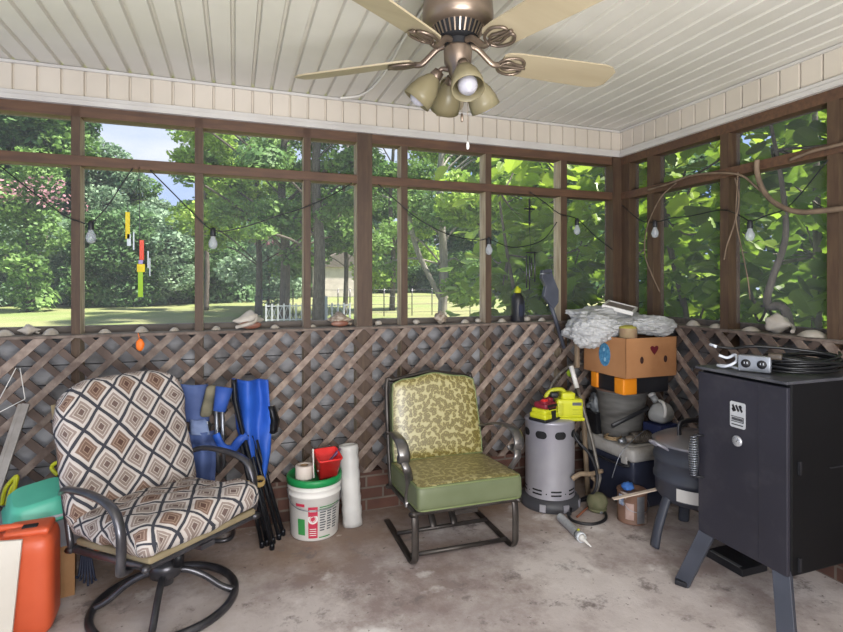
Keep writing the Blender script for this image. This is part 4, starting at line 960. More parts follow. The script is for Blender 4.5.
mb = MB(); mb.tube([(1.955, 1.755, zt_+.095), (1.96, 1.725, zt_+.088)], .0065, 8); mb.build('tip', m_wcab, t, True)
# ---------------------------------------------------------------- left corner clutter
m_orj = mat('orange_red_plastic', '#c95a38', '#bd4f2e', 4, rough=.4)
t = thing('orange_jug', 'large rounded orange plastic fuel jug at the lower left edge', 'jug', (-.815, 2.45, 0), math.radians(4))
mb = MB(); mb.rbox((0, 0, .195), (.30, .19, .39), .045, 14, fn=lambda q: Vector((q.x, q.y, q.z-.035*max(0, -(q.x+.02)/.15)*(1 if q.z > 0 else 0)))); mb.build('body', m_orj, t)
mb = MB(); mb.rbox((.06, 0, .392), (.15, .12, .03), .014, 6); mb.build('handle_bridge', m_orj, t)
mb = MB(); mb.tube(cr([(-.14, 0, .34), (-.12, 0, .39), (-.03, 0, .408), (.05, 0, .398)], 6), .014, 8); mb.build('handle', m_orj, t)
mb = MB(); mb.rbox((.065, -.02, .408), (.05, .03, .008), .003, 3); mb.build('vent_cap', m_hole, t)
mb = MB(); mb.box((-.835, 2.325, .205), (.155, .012, .40), RX(-4) @ RY(4)); single('white_board', 'flat off white board standing before the orange jug', 'board', mb, mat('offwhite_board', '#d0c9bd', '#c2baad', 4, rough=.6))
# mint tub on grey bin
t = thing('grey_bin', 'light grey plastic bin on the carton behind the orange jug, below the mint tub', 'bin', (-.745, 2.72, .232), math.radians(20))
m_gbin = mat('light_grey_plastic', '#a9aab0', '#9a9ba2', 4, rough=.45)
mb = MB(); loft(mb, [rsq(.115, 0.0, .03), rsq(.125, .13, .035), rsq(.13, .135, .035), rsq(.13, .145, .035), rsq(.12, .145, .03), rsq(.11, .02, .03)], cap1=True); mb.build('bin', m_gbin, t)
t = thing('mint_tub', 'upturned mint green plastic tub tilted on the grey bin', 'tub', (-.79, 2.70, .366), rot=(math.radians(10), math.radians(-8), math.radians(20)))
mb = MB(); loft(mb, [rsq(.128, 0, .05), rsq(.132, .012, .05), rsq(.120, .018, .05), rsq(.105, .075, .045), rsq(.088, .092, .04)], cap1=True); mb.build('tub', mat('mint_plastic', '#58b59b', '#4aa58c', 4, rough=.35), t)
mb = MB(); mb.box((-.79, 2.74, .115), (.23, .22, .23), RZ(12)); single('brown_carton', 'plain brown cardboard carton behind the orange jug', 'box', mb, mat('brown_card', '#96704c', '#85613f', 5, rough=.8))
mb = MB(); mb.rbox(PT(98, 545, 2.15), (.07, .05, .03), .006, 3, RZ(20) @ RY(-25)); mb.rbox(PT(96, 535, 2.17), (.06, .05, .025), .008, 3, RZ(-20) @ RX(25))
o = single('paper_packet', 'small white and orange packet under the left arm of the swivel chair', 'packet', mb, mat('packet_paper', '#c9c6c6', '#b4552f', 14, rough=.6, lo=.5, hi=.58)); 
t = thing('rope_bundle', 'bundle of dark blue straps hanging down behind the swivel chair arm', 'straps', PZ(88, 592, 0))
for k in range(6):
    mb = MB(); mb.tube(cr([PT(80+k*2, 512, 2.33), PT(82+k*1.5, 545, 2.36), PT(79+k*3, 575, 2.33), PT(76+k*4, 586-abs(k-3)*3, 2.31)], 6), .005, 6); mb.build('strap', mat('dark_navy_strap', '#23283a', rough=.7), t, True)
# leaning two tone board, yellow tools, string
mb = MB(); a = PT(-6, 500, 2.33); b = PY(26, 404, 2.99); mb.span(a, b, .030, .02, up=(0, 1, .3)); mb.span(a+Vector((-.022, .0, 0)), b+Vector((-.022, 0, 0)), .014, .03, up=(0, 1, .3))
single('leaning_board', 'grey weathered board leaning against the lattice at the far left', 'board', mb, mat('grey_old_board', '#8f8a86', '#77716d', 9, rough=.8))
t = thing('yellow_shears', 'yellow handled tool poking up beside the leaning board', 'tool', PT(8, 520, 2.45))
for k in (0, 1):
    mb = MB(); mb.tube(cr([PT(2+k*5, 505, 2.45), PT(5+k*6, 490, 2.45), PT(12+k*5, 480, 2.46), PT(17-k*1, 477, 2.46), PT(14, 492, 2.45)], 6), .009, 8); mb.build('handle', m_yel, t, True)
mb = MB(); mb.tube(cr([PT(58, 475, 2.50), PT(52, 469, 2.50), PT(54, 464, 2.50), PT(65, 460, 2.50), PT(78, 459, 2.50)], 6), .009, 8); 
t = thing('yellow_handle_saw', 'curved yellow tool handle showing left of the patterned back cushion', 'tool', PT(60, 480, 2.60))
mb.build('handle', m_yel, t, True)
mb = MB(); mb.tube([PT(56, 478, 2.6), PT(78, 470, 2.6)], .006, 6); mb.tube([PT(40, 500, 2.6), PT(78, 478, 2.6)], .006, 6); mb.build('blade_bar', m_gpole, t, True)
mb = MB(); mb.blob(PT(-1, 524, 2.40), (.05, .05, .055), .1, 3, 3, 2); single('grey_bundle', 'grey rounded bundle at the left edge above the orange jug', 'bundle', mb, mat('grey_wrap', '#8e8f94', '#6f7076', 9, rough=.6))
mb = MB(); A = PY(20, 368, D-.03); mb.tube([PY(16, 368, D-.03), PY(-3, 404, D-.04)], .0022, 6); mb.tube([A, PY(25, 399, D-.03), PY(0, 412, D-.05), PY(-8, 416, D-.05)], .0022, 6)
single('hung_string', 'thin white cord looped on the lattice at the far left', 'cord', mb, m_white)
mb = MB(); mb.blob(PY(140, 345, D-.036), (.020, .012, .032), .15, 3, 3, 4); mb.tube([PY(140, 341, D-.04), PY(138, 333, D-.04)], .002, 5)
single('orange_ornament', 'small orange ornament hanging at the top of the lattice', 'ornament', mb, mat('bright_orange', '#ee7b2a', '#e06a1c', 9, rough=.5))

# ---------------------------------------------------------------- ceiling fan
m_brz = mat('antique_brass', '#8b7b6c', '#6e6055', 5, rough=.35, metal=.7)
m_blade = mat('cream_blade', '#a3967c', '#978a70', 3, rough=.4, stretch=(.5, 4, 1))
m_shade = mat('amber_glass', '#a69c7e', '#978c6c', 5, rough=.3, trans=.5)
m_bulb = mat('frosted_bulb', '#a5a2a8', '#9c999f', 3, rough=.3)
fnx, fny = .735, 1.70; ZB = 2.14
t = thing('ceiling_fan', 'five blade cream and brass ceiling fan with amber glass light shades', 'ceiling fan', (fnx, fny, CZ-.0))
def fz(z): return z-CZ
mb = MB(); mb.lathe([(0, fz(2.43)), (.075, fz(2.43)), (.078, fz(2.40)), (.06, fz(2.37)), (.11, fz(2.335)), (.121, fz(2.325)), (.125, fz(2.275)), (.120, fz(2.250)), (.10, fz(2.238)), (0, fz(2.238))], seg=56); mb.build('motor_housing', m_brz, t)
mb = MB(); mb.lathe([(.090, fz(2.240)), (.070, fz(2.200)), (.045, fz(2.196)), (0, fz(2.196))], seg=48, close=False); vn = mb.build('vent_cone', m_hole, t)
mb = MB()
for k in range(30):
    a = 2*PI*k/30; c, s = math.cos(a), math.sin(a); mb.span((c*.091, s*.091, fz(2.238)), (c*.071, s*.071, fz(2.203)), .005, .006, up=(c, s, 0))
mb.build('vent_fins', m_brz, t)
mb = MB(); mb.lathe([(.075, fz(2.206)), (.045, fz(2.198)), (.043, fz(2.172)), (0, fz(2.172))], seg=32, close=False); mb.build('rotor_neck', m_hole, t)
mb = MB(); mb.lathe([(0, fz(2.173)), (.047, fz(2.173)), (.05, fz(2.165)), (.048, fz(2.12)), (.035, fz(2.10)), (.03, fz(2.075)), (.018, fz(2.06)), (0, fz(2.055))], seg=40); mb.build('switch_housing', m_brz, t)
def blade_outline():
    L = [(.165, .040), (.18, .052), (.22, .058), (.45, .064), (.57, .066), (.605, .058), (.63, .038)]
    return [(x, -y) for x, y in L]+[(x, y) for x, y in reversed(L)]
for k in range(5):
    A = math.radians(-1.5+72*k); R = RZ(-1.5+72*k); pit = RX(-15)
    zb2 = fz(ZB)
    mb = MB(); pts = [R @ (pit @ Vector((x, y, 0)))+Vector((0, 0, zb2)) for x, y in blade_outline()]
    n = (R @ (pit @ Vector((0, 0, 1))))*.006
    a_ = [mb.bm.verts.new(p) for p in pts]; b_ = [mb.bm.verts.new(p+n) for p in pts]
    mb.bm.faces.new(a_[::-1]); mb.bm.faces.new(b_)
    for i in range(len(pts)): mb.bm.faces.new((a_[i], a_[(i+1) % len(pts)], b_[(i+1) % len(pts)], b_[i]))
    bl = mb.build('blade', m_blade, t)
    def Q(x, y, z): return R @ (pit @ Vector((x, y, 0)))+Vector((0, 0, zb2-.004+z))
    mb = MB(); mb.tube(cr([R @ Vector((.045, 0, fz(2.185))), R @ Vector((.075, 0, fz(2.178))), R @ Vector((.11, 0, fz(2.150))), Q(.135, 0, -.004), Q(.16, 0, -.003)], 6), .009, 8, flat=1.3)
    for s in (-1, 1): mb.tube(cr([Q(.15, 0, -.003), Q(.17, s*.032, -.003), Q(.215, s*.045, -.003), Q(.245, s*.03, -.003), Q(.25, s*.012, -.003), Q(.225, s*.012, -.003), Q(.19, s*.02, -.003), Q(.165, s*.004, -.003)], 6), .0055, 6)
    mb.tube(cr([Q(.155, 0, -.004), Q(.21, 0, -.004), Q(.262, 0, -.004)], 4), .006, 6)
    mb.build('blade_iron', m_brz, bl)
cx3 = Vector((0, 0, fz(2.095)))
for k, (az, tilt) in enumerate(((150, 40), (262, 30), (20, 36), (85, 46))):
    a = math.radians(az); dr = Vector((math.cos(a)*math.sin(math.radians(tilt)), math.sin(a)*math.sin(math.radians(tilt)), -math.cos(math.radians(tilt))))
    hd = Vector((math.cos(a), math.sin(a), 0))
    s0_ = cx3+hd*.065+Vector((0, 0, .0))
    zq = dr; xq = zq.orthogonal().normalized(); yq = zq.cross(xq); R = Matrix((xq, yq, zq)).transposed()
    mb = MB(); mb.tube(cr([cx3+hd*.025, cx3+hd*.055+Vector((0, 0, .008)), s0_+dr*.012], 5), .009, 8); mb.lathe([(0, 0), (.019, 0), (.022, .02), (.021, .034), (0, .034)], s0_, 24, R); arm = mb.build('light_arm', m_brz, t)
    mb = MB(); mb.lathe([(.020, .024), (.030, .036), (.045, .066), (.053, .100), (.055, .130), (.052, .130), (.050, .10), (.042, .068), (.028, .038)], s0_, 36, R, close=False); mb.build('glass_shade', m_shade, t)
    mb = MB(); mb.lathe([(.013, .034), (.014, .055), (.025, .082), (.033, .105), (.032, .122), (.021, .138), (0, .144)], s0_, 24, R, close=False); mb.build('bulb', m_bulb, t)
for dx, dy, L_ in ((-.004, -.045, .19), (.02, -.04, .28)):
    mb = MB(); a = Vector((dx, dy, fz(2.115))); mb.tube([a, a+Vector((0, 0, -L_))], .0012, 5); ch = mb.build('pull_chain', m_brz, t)
    mb = MB(); q = a+Vector((0, 0, -L_)); mb.lathe([(0, 0), (.004, .003), (.0055, -.012), (.004, -.024), (0, -.026)], q, 12); mb.build('chain_fob', m_brz if L_ < .2 else m_white, ch)
mb = MB(); mb.tube(cr([PZ(x, y, 2.418) for x, y in ((340, 98), (358, 96), (371, 89), (382, 77), (393, 60), (405, 38), (425, 8))], 8), .007, 8)
single('ceiling_conduit', 'thin cream wire channel curving over the ceiling to the back frieze', 'cable', mb, m_vinyl)

# ---------------------------------------------------------------- shells on the sill
m_shell = mat('bleached_shell', '#b5aea4', '#958c80', 14, rough=.6, bump=.3)
m_shell2 = mat('banded_shell', '#a89e90', '#74614f', 26, rough=.55, stretch=(1, 3, 3), bump=.3)
m_shellp = mat('pinkish_shell', '#8d7060', '#74493a', 8, rough=.45)
SZ = 1.0935
def cap_shell(mb, c, r, h, ribs_=9, rot=0):
    c = Vector(c); R = RZ(rot)
    def f(u, v):
        a = u*2*PI; rr = v; k = 1+.06*math.cos(ribs_*a)*v; p = Vector((r*rr*k*math.cos(a), r*.8*rr*k*math.sin(a), h*(1-rr**2.2)+.001)); return c+R @ p
    mb.sheet(f, 28, 7); mb.lathe([(0, 0), (r*.8, 0), (r*.8, .001), (0, .001)], c, 20, sy=.8)
def conch(mb, c, L, r, rot=0):
    c = Vector(c); R = RZ(rot); pr = [(0, -.5), (.16, -.42), (.34, -.30), (.8, -.12), (1, 0), (.92, .09), (.66, .13), (.60, .18), (.42, .22), (.36, .27), (.22, .31), (.15, .36), (0, .42)]
    RR = R @ RY(90)
    rings = []
    for q, z in pr:
        ring = []
        for k in range(20):
            a = 2*PI*k/20; kn = 1+(.12*math.cos(a*6) if .5 < q <= 1 else 0); p = Vector((q*r*kn*math.cos(a)*.85, q*r*kn*math.sin(a), z*L)); p = RR @ p; ring.append(mb.bm.verts.new(c+p+Vector((0, 0, r*.80))))
        rings.append(ring)
    for A, B in zip(rings, rings[1:]):
        for k in range(20): f = mb.bm.faces.new((A[k], A[(k+1) % 20], B[(k+1) % 20], B[k])); f.smooth = True
    lip = cr([c+R @ Vector(p) for p in ((-L*.42, -r*.3, r*.25), (-L*.2, -r*.95, r*.5), (L*.02, -r*1.1, r*.8), (L*.1, -r*.6, r*1.3))], 5); mb.tube(lip, r*.16, 8)
ysh = D+.045
sh = [  # px, kind, size, label
 (3, 'cap', .040, 'white shell cut by the left picture edge on the sill'),
 (27, 'conch', .095, 'white conch shell first on the sill from the left'),
 (50, 'cap', .042, 'rounded white shell on the sill just left of the first post'),
 (104, 'cap', .028, 'small half shell on the sill just right of the first post'),
 (141, 'cap', .040, 'ribbed pale shell on the sill above the orange ornament'),
 (174, 'cap', .027, 'small grey curled shell just left of the second post'),
 (216, 'cap', .030, 'small white shell just right of the second post'),
 (275, 'cap', .028, 'little cream shell between the big orange mouthed conch and the third post'),
 (313, 'cap', .022, 'tiny shell just right of the third post'),
 (379, 'stone', .022, 'small round white stone right of the thick middle post'),
 (417, 'stone', .022, 'small pale stone in the narrow bay right of the thin fifth post'),
 (466, 'cap', .032, 'low pale shell right of the grey shell near the sixth post'),
 (479, 'stone', .020, 'white pebble touching the post left of the black bottle'),
 (503, 'cap', .032, 'low white shell just left of the black bottle'),
 (528, 'stone', .024, 'round pebble just right of the black bottle'),
 (543, 'cap', .030, 'pale shell on the sill under the hanging grey tool'),
]
for px, kind, s, lab in sh:
    p = PY(px, 320, ysh-.03); mb = MB(); c = (p.x, ysh-.015, SZ)
    if kind == 'cap': cap_shell(mb, c, s, s*.72, 9, px*7 % 90)
    elif kind == 'conch': conch(mb, c, s*1.1, s*.33, 200)
    else: mb.blob((c[0], c[1], SZ+s*.68), (s, s*.9, s*.7), .15, 2, 3, px)
    nm = 'pebble' if kind == 'stone' else ('conch_shell' if kind == 'conch' else 'seashell'); single(nm, lab, 'stone' if kind == 'stone' else 'shell', mb, m_shell, 'shells and stones on the back sill')
def big(px, L, r, rot, lab, m, mouth=False):
    p = PY(px, 320, ysh-.03); c = (p.x, ysh-.02, SZ); t = thing('conch_shell', lab, 'shell', c, 0, 'shells and stones on the back sill')
    mb = MB(); conch(mb, c, L, r, rot); mb.build('shell', m, t, True)
    if mouth: mb = MB(); mb.blob(Vector(c)+Vector((.0, -r*.72, r*.42)), (L*.30, r*.28, r*.36), .1, 2, 3, 2); mb.build('shell_opening', m_shellp, t, True)
big(250, .20, .062, 20, 'large conch shell with an orange brown opening on the sill', m_shell, True)
big(339, .17, .052, 170, 'brown banded conch shell left of the thick middle post', m_shell2, True)
big(441, .12, .048, 190, 'grey spiny shell on the sill at the pale tree trunk', m_shell2)
for y, kind, s, lab in ((2.46, 'cap', .045, 'pale shell at the far end of the right hand sill beside the bags'), (2.29, 'flat', .05, 'flat shell just left of the right wall middle post'), (2.08, 'flat', .05, 'flat pale shell between the middle post and the big conch'), (1.76, 'flat', .07, 'wide flat shell near the last post on the right')):
    mb = MB(); cap_shell(mb, (W+.035, y, SZ), s, s*(.7 if kind == 'cap' else .45), 11, 80); single('seashell', lab, 'shell', mb, m_shell, 'shells on the right sill')
mb = MB(); conch(mb, (W+.04, 1.94, SZ), .19, .060, 75); single('conch_shell', 'big white conch shell on the right hand sill above the smoker', 'shell', mb, m_shell, 'shells on the right sill')

# black bottle with the yellow cap, grey tool on the lattice end
p = PY(518, 320, D+.03)
t = thing('black_bottle', 'tall black bottle with yellow top standing on the sill', 'bottle', (p.x, D+.035, SZ))
mb = MB(); mb.lathe([(0, 0), (.040, 0), (.043, .006), (.043, .14), (.038, .168), (.022, .185), (.018, .19), (0, .19)], seg=32); mb.build('body', m_blk, t)
mb = MB(); mb.lathe([(0, .19), (.02, .19), (.022, .20), (.018, .212), (.012, .22), (.008, .232), (0, .235)], seg=16); mb.blob((.004, 0, .21), (.022, .018, .016), .35, 4, 3, 3); mb.build('cap', m_yd, t)
mb = MB(); mb.box((-.0, -.0425, .075), (.03, .002, .08)); mb.box((.03, -.030, .09), (.010, .008, .09), RZ(45)); mb.build('label', m_navy, t)
t = thing('grey_scraper', 'dark grey angular plastic tool leaning on the lattice end left of the bag', 'tool', PY(558, 322, D-.05))
m_grp = mat('grey_blue_plastic', '#4f525c', '#3c3e48', 5, rough=.4)
y_ = D-.06
ol = [(540, 270), (549, 269), (551, 278), (556, 290), (556, 302), (551, 309), (546, 303), (541, 296), (543, 286), (539, 278)]
mb = MB(); P_ = [PY(x, y, y_) for x, y in ol]; o0 = P_[0]; mb.prism([(q.x-o0.x, q.z-o0.z) for q in P_], o0, (1, 0, 0), (0, 0, 1), .035); mb.build('head', m_grp, t, True, bevel=.005)
mb = MB(); mb.tube([PY(550, 303, y_-.015), PY(555, 318, y_-.015), PY(560, 334, y_-.012), PY(564, 348, y_-.01)], .013, 8, rads=[.014, .013, .015, .012]); mb.build('shaft', m_grp, t, True)
mb = MB(); mb.tube([PY(540, 274, y_-.036), PY(550, 273, y_-.036)], .004, 6); mb.build('pale_band', m_alu, t, True)

# ---------------------------------------------------------------- string lights
m_bg = mat('clear_bulb_glass', '#c4c8cc', '#b5bac0', 3, rough=.08, alpha=.42, spec=.8)
t = thing('string_light', 'black cafe light string with clear bulbs swagged along the back wall screens', 'string light', PY(133, 168, D-.03))
sw = [[(-20, 150), (0, 166), (30, 190), (62, 214), (78, 221), (91, 223), (108, 205), (122, 184), (133, 168)], [(150, 170), (170, 190), (192, 212), (213, 230), (240, 228), (280, 215), (303, 208), (330, 196), (352, 183)],
      [(378, 184), (400, 204), (420, 220), (450, 235), (478, 240), (489, 239), (510, 247), (530, 245), (545, 238), (557, 222)], [(530, 192), (548, 205), (560, 214), (577, 219), (595, 236), (613, 250)]]
for q in sw:
    mb = MB(); mb.tube(cr([PY(x, y, D-.022) for x, y in q], 6), .0032, 6); mb.build('cable', m_cab, t, True)
def lamp(p, t):
    mb = MB(); mb.lathe([(0, .012), (.008, .012), (.013, .0), (.015, -.03), (.014, -.034), (0, -.034)], p, 16); s = mb.build('socket', m_blk, t, True)
    mb = MB(); mb.lathe([(.011, -.034), (.014, -.045), (.022, -.062), (.024, -.078), (.018, -.094), (.008, -.102), (0, -.103)], p, 20, close=False); mb.build('bulb', m_bg, s, True)
for x, y in ((91, 223), (213, 230), (489, 239), (577, 220)): lamp(PY(x, y, D-.022), t)
t = thing('string_light', 'black cafe light string with clear bulbs along the right wall screens', 'string light', PX(700, 200, W-.03))
for q in ([(622, 205), (640, 220), (655, 222), (672, 218), (690, 216), (722, 210), (740, 216), (750, 222)], [(750, 222), (765, 216), (790, 205), (828, 160)]):
    mb = MB(); mb.tube(cr([PX(x, y, W-.02) for x, y in q], 6), .0032, 6); mb.build('cable', m_cab, t, True)
for x, y in ((655, 222), (750, 222)): lamp(PX(x, y, W-.02), t)
# vines on the right wall
m_vine = mat('grey_brown_vine', '#7a6856', '#58493c', 12, rough=.8)
def vine(lab, pts, r, cat='vine', d=-.028, r2=None):
    P = cr([PX(x, y, W+d) for x, y in pts], 8); n = len(P); mb = MB(); mb.tube(P, r, 8, rads=[r+((r2 or r)-r)*i/(n-1) for i in range(n)]); return single('woody_vine', lab, cat, mb, m_vine)
vine('thick hooked vine branch curving across the right wall from the rail', [(757, 160), (757, 172), (762, 188), (771, 200), (784, 208), (800, 212), (820, 211), (846, 208)], .013)
vine('long slim vine running along the right wall rail and down past the middle post', [(648, 190), (668, 184), (690, 176), (715, 173), (740, 175), (755, 186), (770, 198), (785, 207)], .006)
vine('thin vine dangling down right of the middle post on the right wall', [(738, 172), (737, 190), (736, 220), (742, 250), (748, 280), (750, 300)], .0032)
vine('thin vine crossing the middle post on the right wall', [(735, 178), (739, 200), (734, 225), (727, 245), (724, 260)], .004)
vine('looping vine tendril left of the first right wall post', [(676, 183), (662, 196), (652, 214), (646, 232), (645, 255), (652, 275), (660, 292)], .004)
vine('brown creeper running along the last bay of the right wall rail', [(790, 160), (810, 152), (830, 147), (850, 142)], .008, d=-.016)
# ---------------------------------------------------------------- wind chimes
t = thing('stained_glass_chime', 'yellow and red glass wind chime hanging before the second bay', 'wind chime', PY(139, 172, D-.05))
yy = D-.05
mb = MB(); mb.tube([PY(139, 167, D-.004), PY(139, 171, yy+.01), PY(139, 173, yy), PY(139, 182, yy)], .002, 6); mb.tube([PY(139, 182, yy), PY(140, 258, yy)], .0016, 5); mb.tube([PY(139, 182, yy), PY(146, 200, yy)], .0014, 5); mb.tube([PY(139, 182, yy), PY(130, 200, yy)], .0014, 5)
mb.tube([PY(128, 200, yy), PY(150, 200, yy)], .002, 6); mb.tube([PY(128, 200, yy), PY(128, 213, yy)], .0014, 5); mb.lathe([(0, -.006), (.009, -.004), (.009, .004), (0, .006)], PY(139, 180, yy), 12); mb.build('hanger', m_frame, t, True)
def strip(px0, py0, px1, py1, name, m, th=.006):
    a = PY(px0, py0, yy); b = PY(px1, py1, yy); mb = MB(); mb.box((a+b)/2, (abs(b.x-a.x), th, abs(a.z-b.z))); mb.build(name, m, t, True, bevel=.001)
m_gy = mat('yellow_glass', '#e2cf1c', '#d6bd18', 20, rough=.2, trans=.3); m_gr = mat('red_glass', '#e04a2a', rough=.2, trans=.3); m_gl = mat('pale_glass', '#cfd6da', rough=.15, trans=.3)
m_gv = mat('green_glass', '#9fc63a', rough=.2, trans=.3); m_gu = mat('violet_glass', '#a99ac8', rough=.2, trans=.3)
strip(125.4, 212, 130, 239, 'yellow_glass_strip', m_gy); strip(127, 234, 131, 246, 'pale_tube', m_gl); strip(133, 232, 134.5, 250, 'pale_tube', m_gl)
strip(139.5, 240, 144, 260, 'red_glass_strip', m_gr); strip(138.5, 260, 143, 264, 'violet_glass_strip', m_gu); strip(137, 264, 145, 272, 'yellow_glass_strip', m_gy); strip(138, 272, 143, 297, 'green_glass_strip', m_gv)
strip(147.5, 251, 148.8, 268, 'pale_tube', m_gl); strip(149.3, 258, 150.5, 276, 'pale_tube', m_gl)
t = thing('cross_wind_chime', 'black metal cross wind chime with long dark tubes in front of the broad leaves', 'wind chime', PY(530, 192, D-.03))
yy = D-.03
mb = MB(); mb.tube([PY(530, 192, yy), PY(529.5, 231, yy)], .002, 6); c = PY(529.5, 212, yy); mb.box(c, (.012, .006, .17)); mb.box(c+Vector((0, 0, .02)), (.075, .006, .012)); mb.tube([c+Vector((.022*math.cos(k*PI/8), 0, .02+.022*math.sin(k*PI/8))) for k in range(16)], .0022, 6, closed=True); mb.build('cross', m_blk, t, True)
mb = MB(); mb.tube([PY(529.5, 228, yy), PY(531, 252, yy)], .0015, 5); mb.lathe([(0, 0), (.036, 0), (.036, .006), (0, .006)], PY(531, 253, yy), 20); mb.build('top_disc', m_blk, t, True)
for px, py0, py1 in ((526.5, 255, 288), (529.5, 256, 290), (534.8, 253, 282), (531.5, 258, 276)):
    mb = MB(); mb.tube([PY(px, py0, yy), PY(px, py1, yy)], .0045, 8); mb.build('chime_tube', m_frame, t, True)
mb = MB(); mb.lathe([(0, 0), (.016, 0), (.016, .005), (0, .005)], PY(531, 264, yy), 14); mb.tube([PY(531, 253, yy), PY(531, 265, yy)], .001, 5); mb.build('striker', m_frame, t, True)
# ---------------------------------------------------------------- outdoors
m_grass = mat('lawn_grass', '#6f8046', '#828a54', .35, rough=.9, c3='#8b8065', s3=.2, lo3=.40, hi3=.75, bump=.4, bscale=8)
m_bark = mat('grey_bark', '#6f675e', '#4f4840', 8, rough=.9, stretch=(4, 4, .6), bump=.5)
m_barkp = mat('pale_bark', '#9a968c', '#7a756c', 6, rough=.9, stretch=(4, 4, .6))
def leafmat(name, c1, c2, tr=.35, isl=.35, rough=.55):
    m = mat(name, c1, c2, .9, rough=rough, island=isl, trans=tr, spec=.3); return m
ml_deep = leafmat('deep_green_leaves', '#4d6e44', '#70915c')
ml_mid = leafmat('mid_green_leaves', '#587c42', '#86a65a')
ml_soft = leafmat('soft_grey_green_leaves', '#6c8a6c', '#99b090')
ml_yel = leafmat('yellow_green_leaves', '#7d9f40', '#aac45e')
ml_fig = leafmat('broad_green_leaves', '#66882a', '#a0b840', .5, .4, .35)
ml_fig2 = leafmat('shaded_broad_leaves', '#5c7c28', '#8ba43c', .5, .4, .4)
m_pink = leafmat('pink_blossom', '#b07a86', '#bb9399', .3, .2)
import numpy as np
def kite(n, pts, size, seed, up=.4, aspect=.6):
    """n small four cornered leaves at pts(n,3)"""
    r = np.random.default_rng(seed)
    nrm = r.normal(size=(n, 3)); nrm[:, 2] = np.abs(nrm[:, 2])+up; nrm /= np.linalg.norm(nrm, axis=1)[:, None]
    a = r.normal(size=(n, 3)); a -= nrm*(a*nrm).sum(1)[:, None]; a /= np.linalg.norm(a, axis=1)[:, None]; b = np.cross(nrm, a)
    s = size*r.uniform(.6, 1.3, n)[:, None]
    v = np.stack([pts-a*s*.5, pts+b*s*.5*aspect, pts+a*s*.5, pts-b*s*.5*aspect], 1).reshape(-1, 3)
    return v, np.arange(n*4).reshape(-1, 4)
def blobpts(blobs, n, seed, shell=.35):
    r = np.random.default_rng(seed); vol = np.array([b[3]*b[4]*b[5] for b in blobs])**.75; cnt = (vol/vol.sum()*n).astype(int)+1; out = []
    for b, c in zip(blobs, cnt):
        d = r.normal(size=(c, 3)); d /= np.linalg.norm(d, axis=1)[:, None]; rad = 1-shell*r.random(c)**1.5
        out.append(np.array(b[:3])+d*rad[:, None]*np.array(b[3:6]))
    return np.concatenate(out)[:max(1, n)]
def mesh_from(name, v, f, m, smooth=False):
    me = bpy.data.meshes.new(name); me.from_pydata(v.tolist(), [], f.tolist() if hasattr(f, 'tolist') else f); me.materials.append(m); me.update(); return me
def make_tree(name, label, cat, h, rad, nleaf, lsize, m, seed, bark, trunk_r=.14, base=.18, group=None, clumps=14, colm=False, bl=None):
    r = random.Random(seed); t = thing(name, label, cat, (0, 0, 0), 0, group); blobs = bl or []
    if not bl:
        for k in range(clumps):
            z = h*(base+(1-base)*(k+.5)/clumps); q = (z/h-base)/(1-base); w_ = rad*(math.sin(PI*(.12+.86*q))**.6)*(1 if not colm else .8)
            a = r.uniform(0, 2*PI); d = r.uniform(.1, .62)*w_; s = rad*r.uniform(.32, .55)
            blobs.append((d*math.cos(a), d*math.sin(a), z, s, s, s*.62))
    pts = blobpts(blobs, nleaf, seed); v, f = kite(len(pts), pts, lsize, seed)
    o = bpy.data.objects.new('foliage', mesh_from('foliage', v, f, m)); COL.objects.link(o); o.parent = t
    mb = MB(); P = [Vector((0, 0, 0)), Vector((r.uniform(-.1, .1)*h*.1, 0, h*.3)), Vector((r.uniform(-.3, .3)*h*.06, .1, h*.6)), Vector((0, 0, h*.9))]
    C = cr(P, 5); n = len(C); mb.tube(C, trunk_r, 8, rads=[trunk_r*(1.15-i/n) for i in range(n)])
    for b in blobs[::2]:
        e = Vector(b[:3]); s = Vector((0, 0, max(h*.15, e.z*.62))); mb.tube(cr([s, (s+e)/2+Vector((0, 0, -.05*h)), e], 4), trunk_r*.25, 5)
    mb.build('trunk', bark, t); return t
def ground_z(y): return -.12+.44*min(1, max(0, (y-5)/26))
# lawn
mb = MB(); mb.sheet(lambda u, v: Vector((-60+120*u, D+.21+v*86, ground_z(D+v*86)+.5*max(0, v*86-34)/30)), 40, 60)
mb2 = MB()
lawn = mb.build('lawn', m_grass, None); tag(lawn, 'mown green lawn behind the porch running back to the trees', 'grass', kind='stuff')
mb = MB(); mb.sheet(lambda u, v: Vector((W+.21+40*u, -12+15.28*v, -.12)), 10, 10); o = mb.build('side_ground', mat('leaf_litter', '#4f4a32', '#5f6a3a', 3, rough=.95), None); tag(o, 'shaded ground under the broad leaves beside the porch', 'ground', kind='stuff')
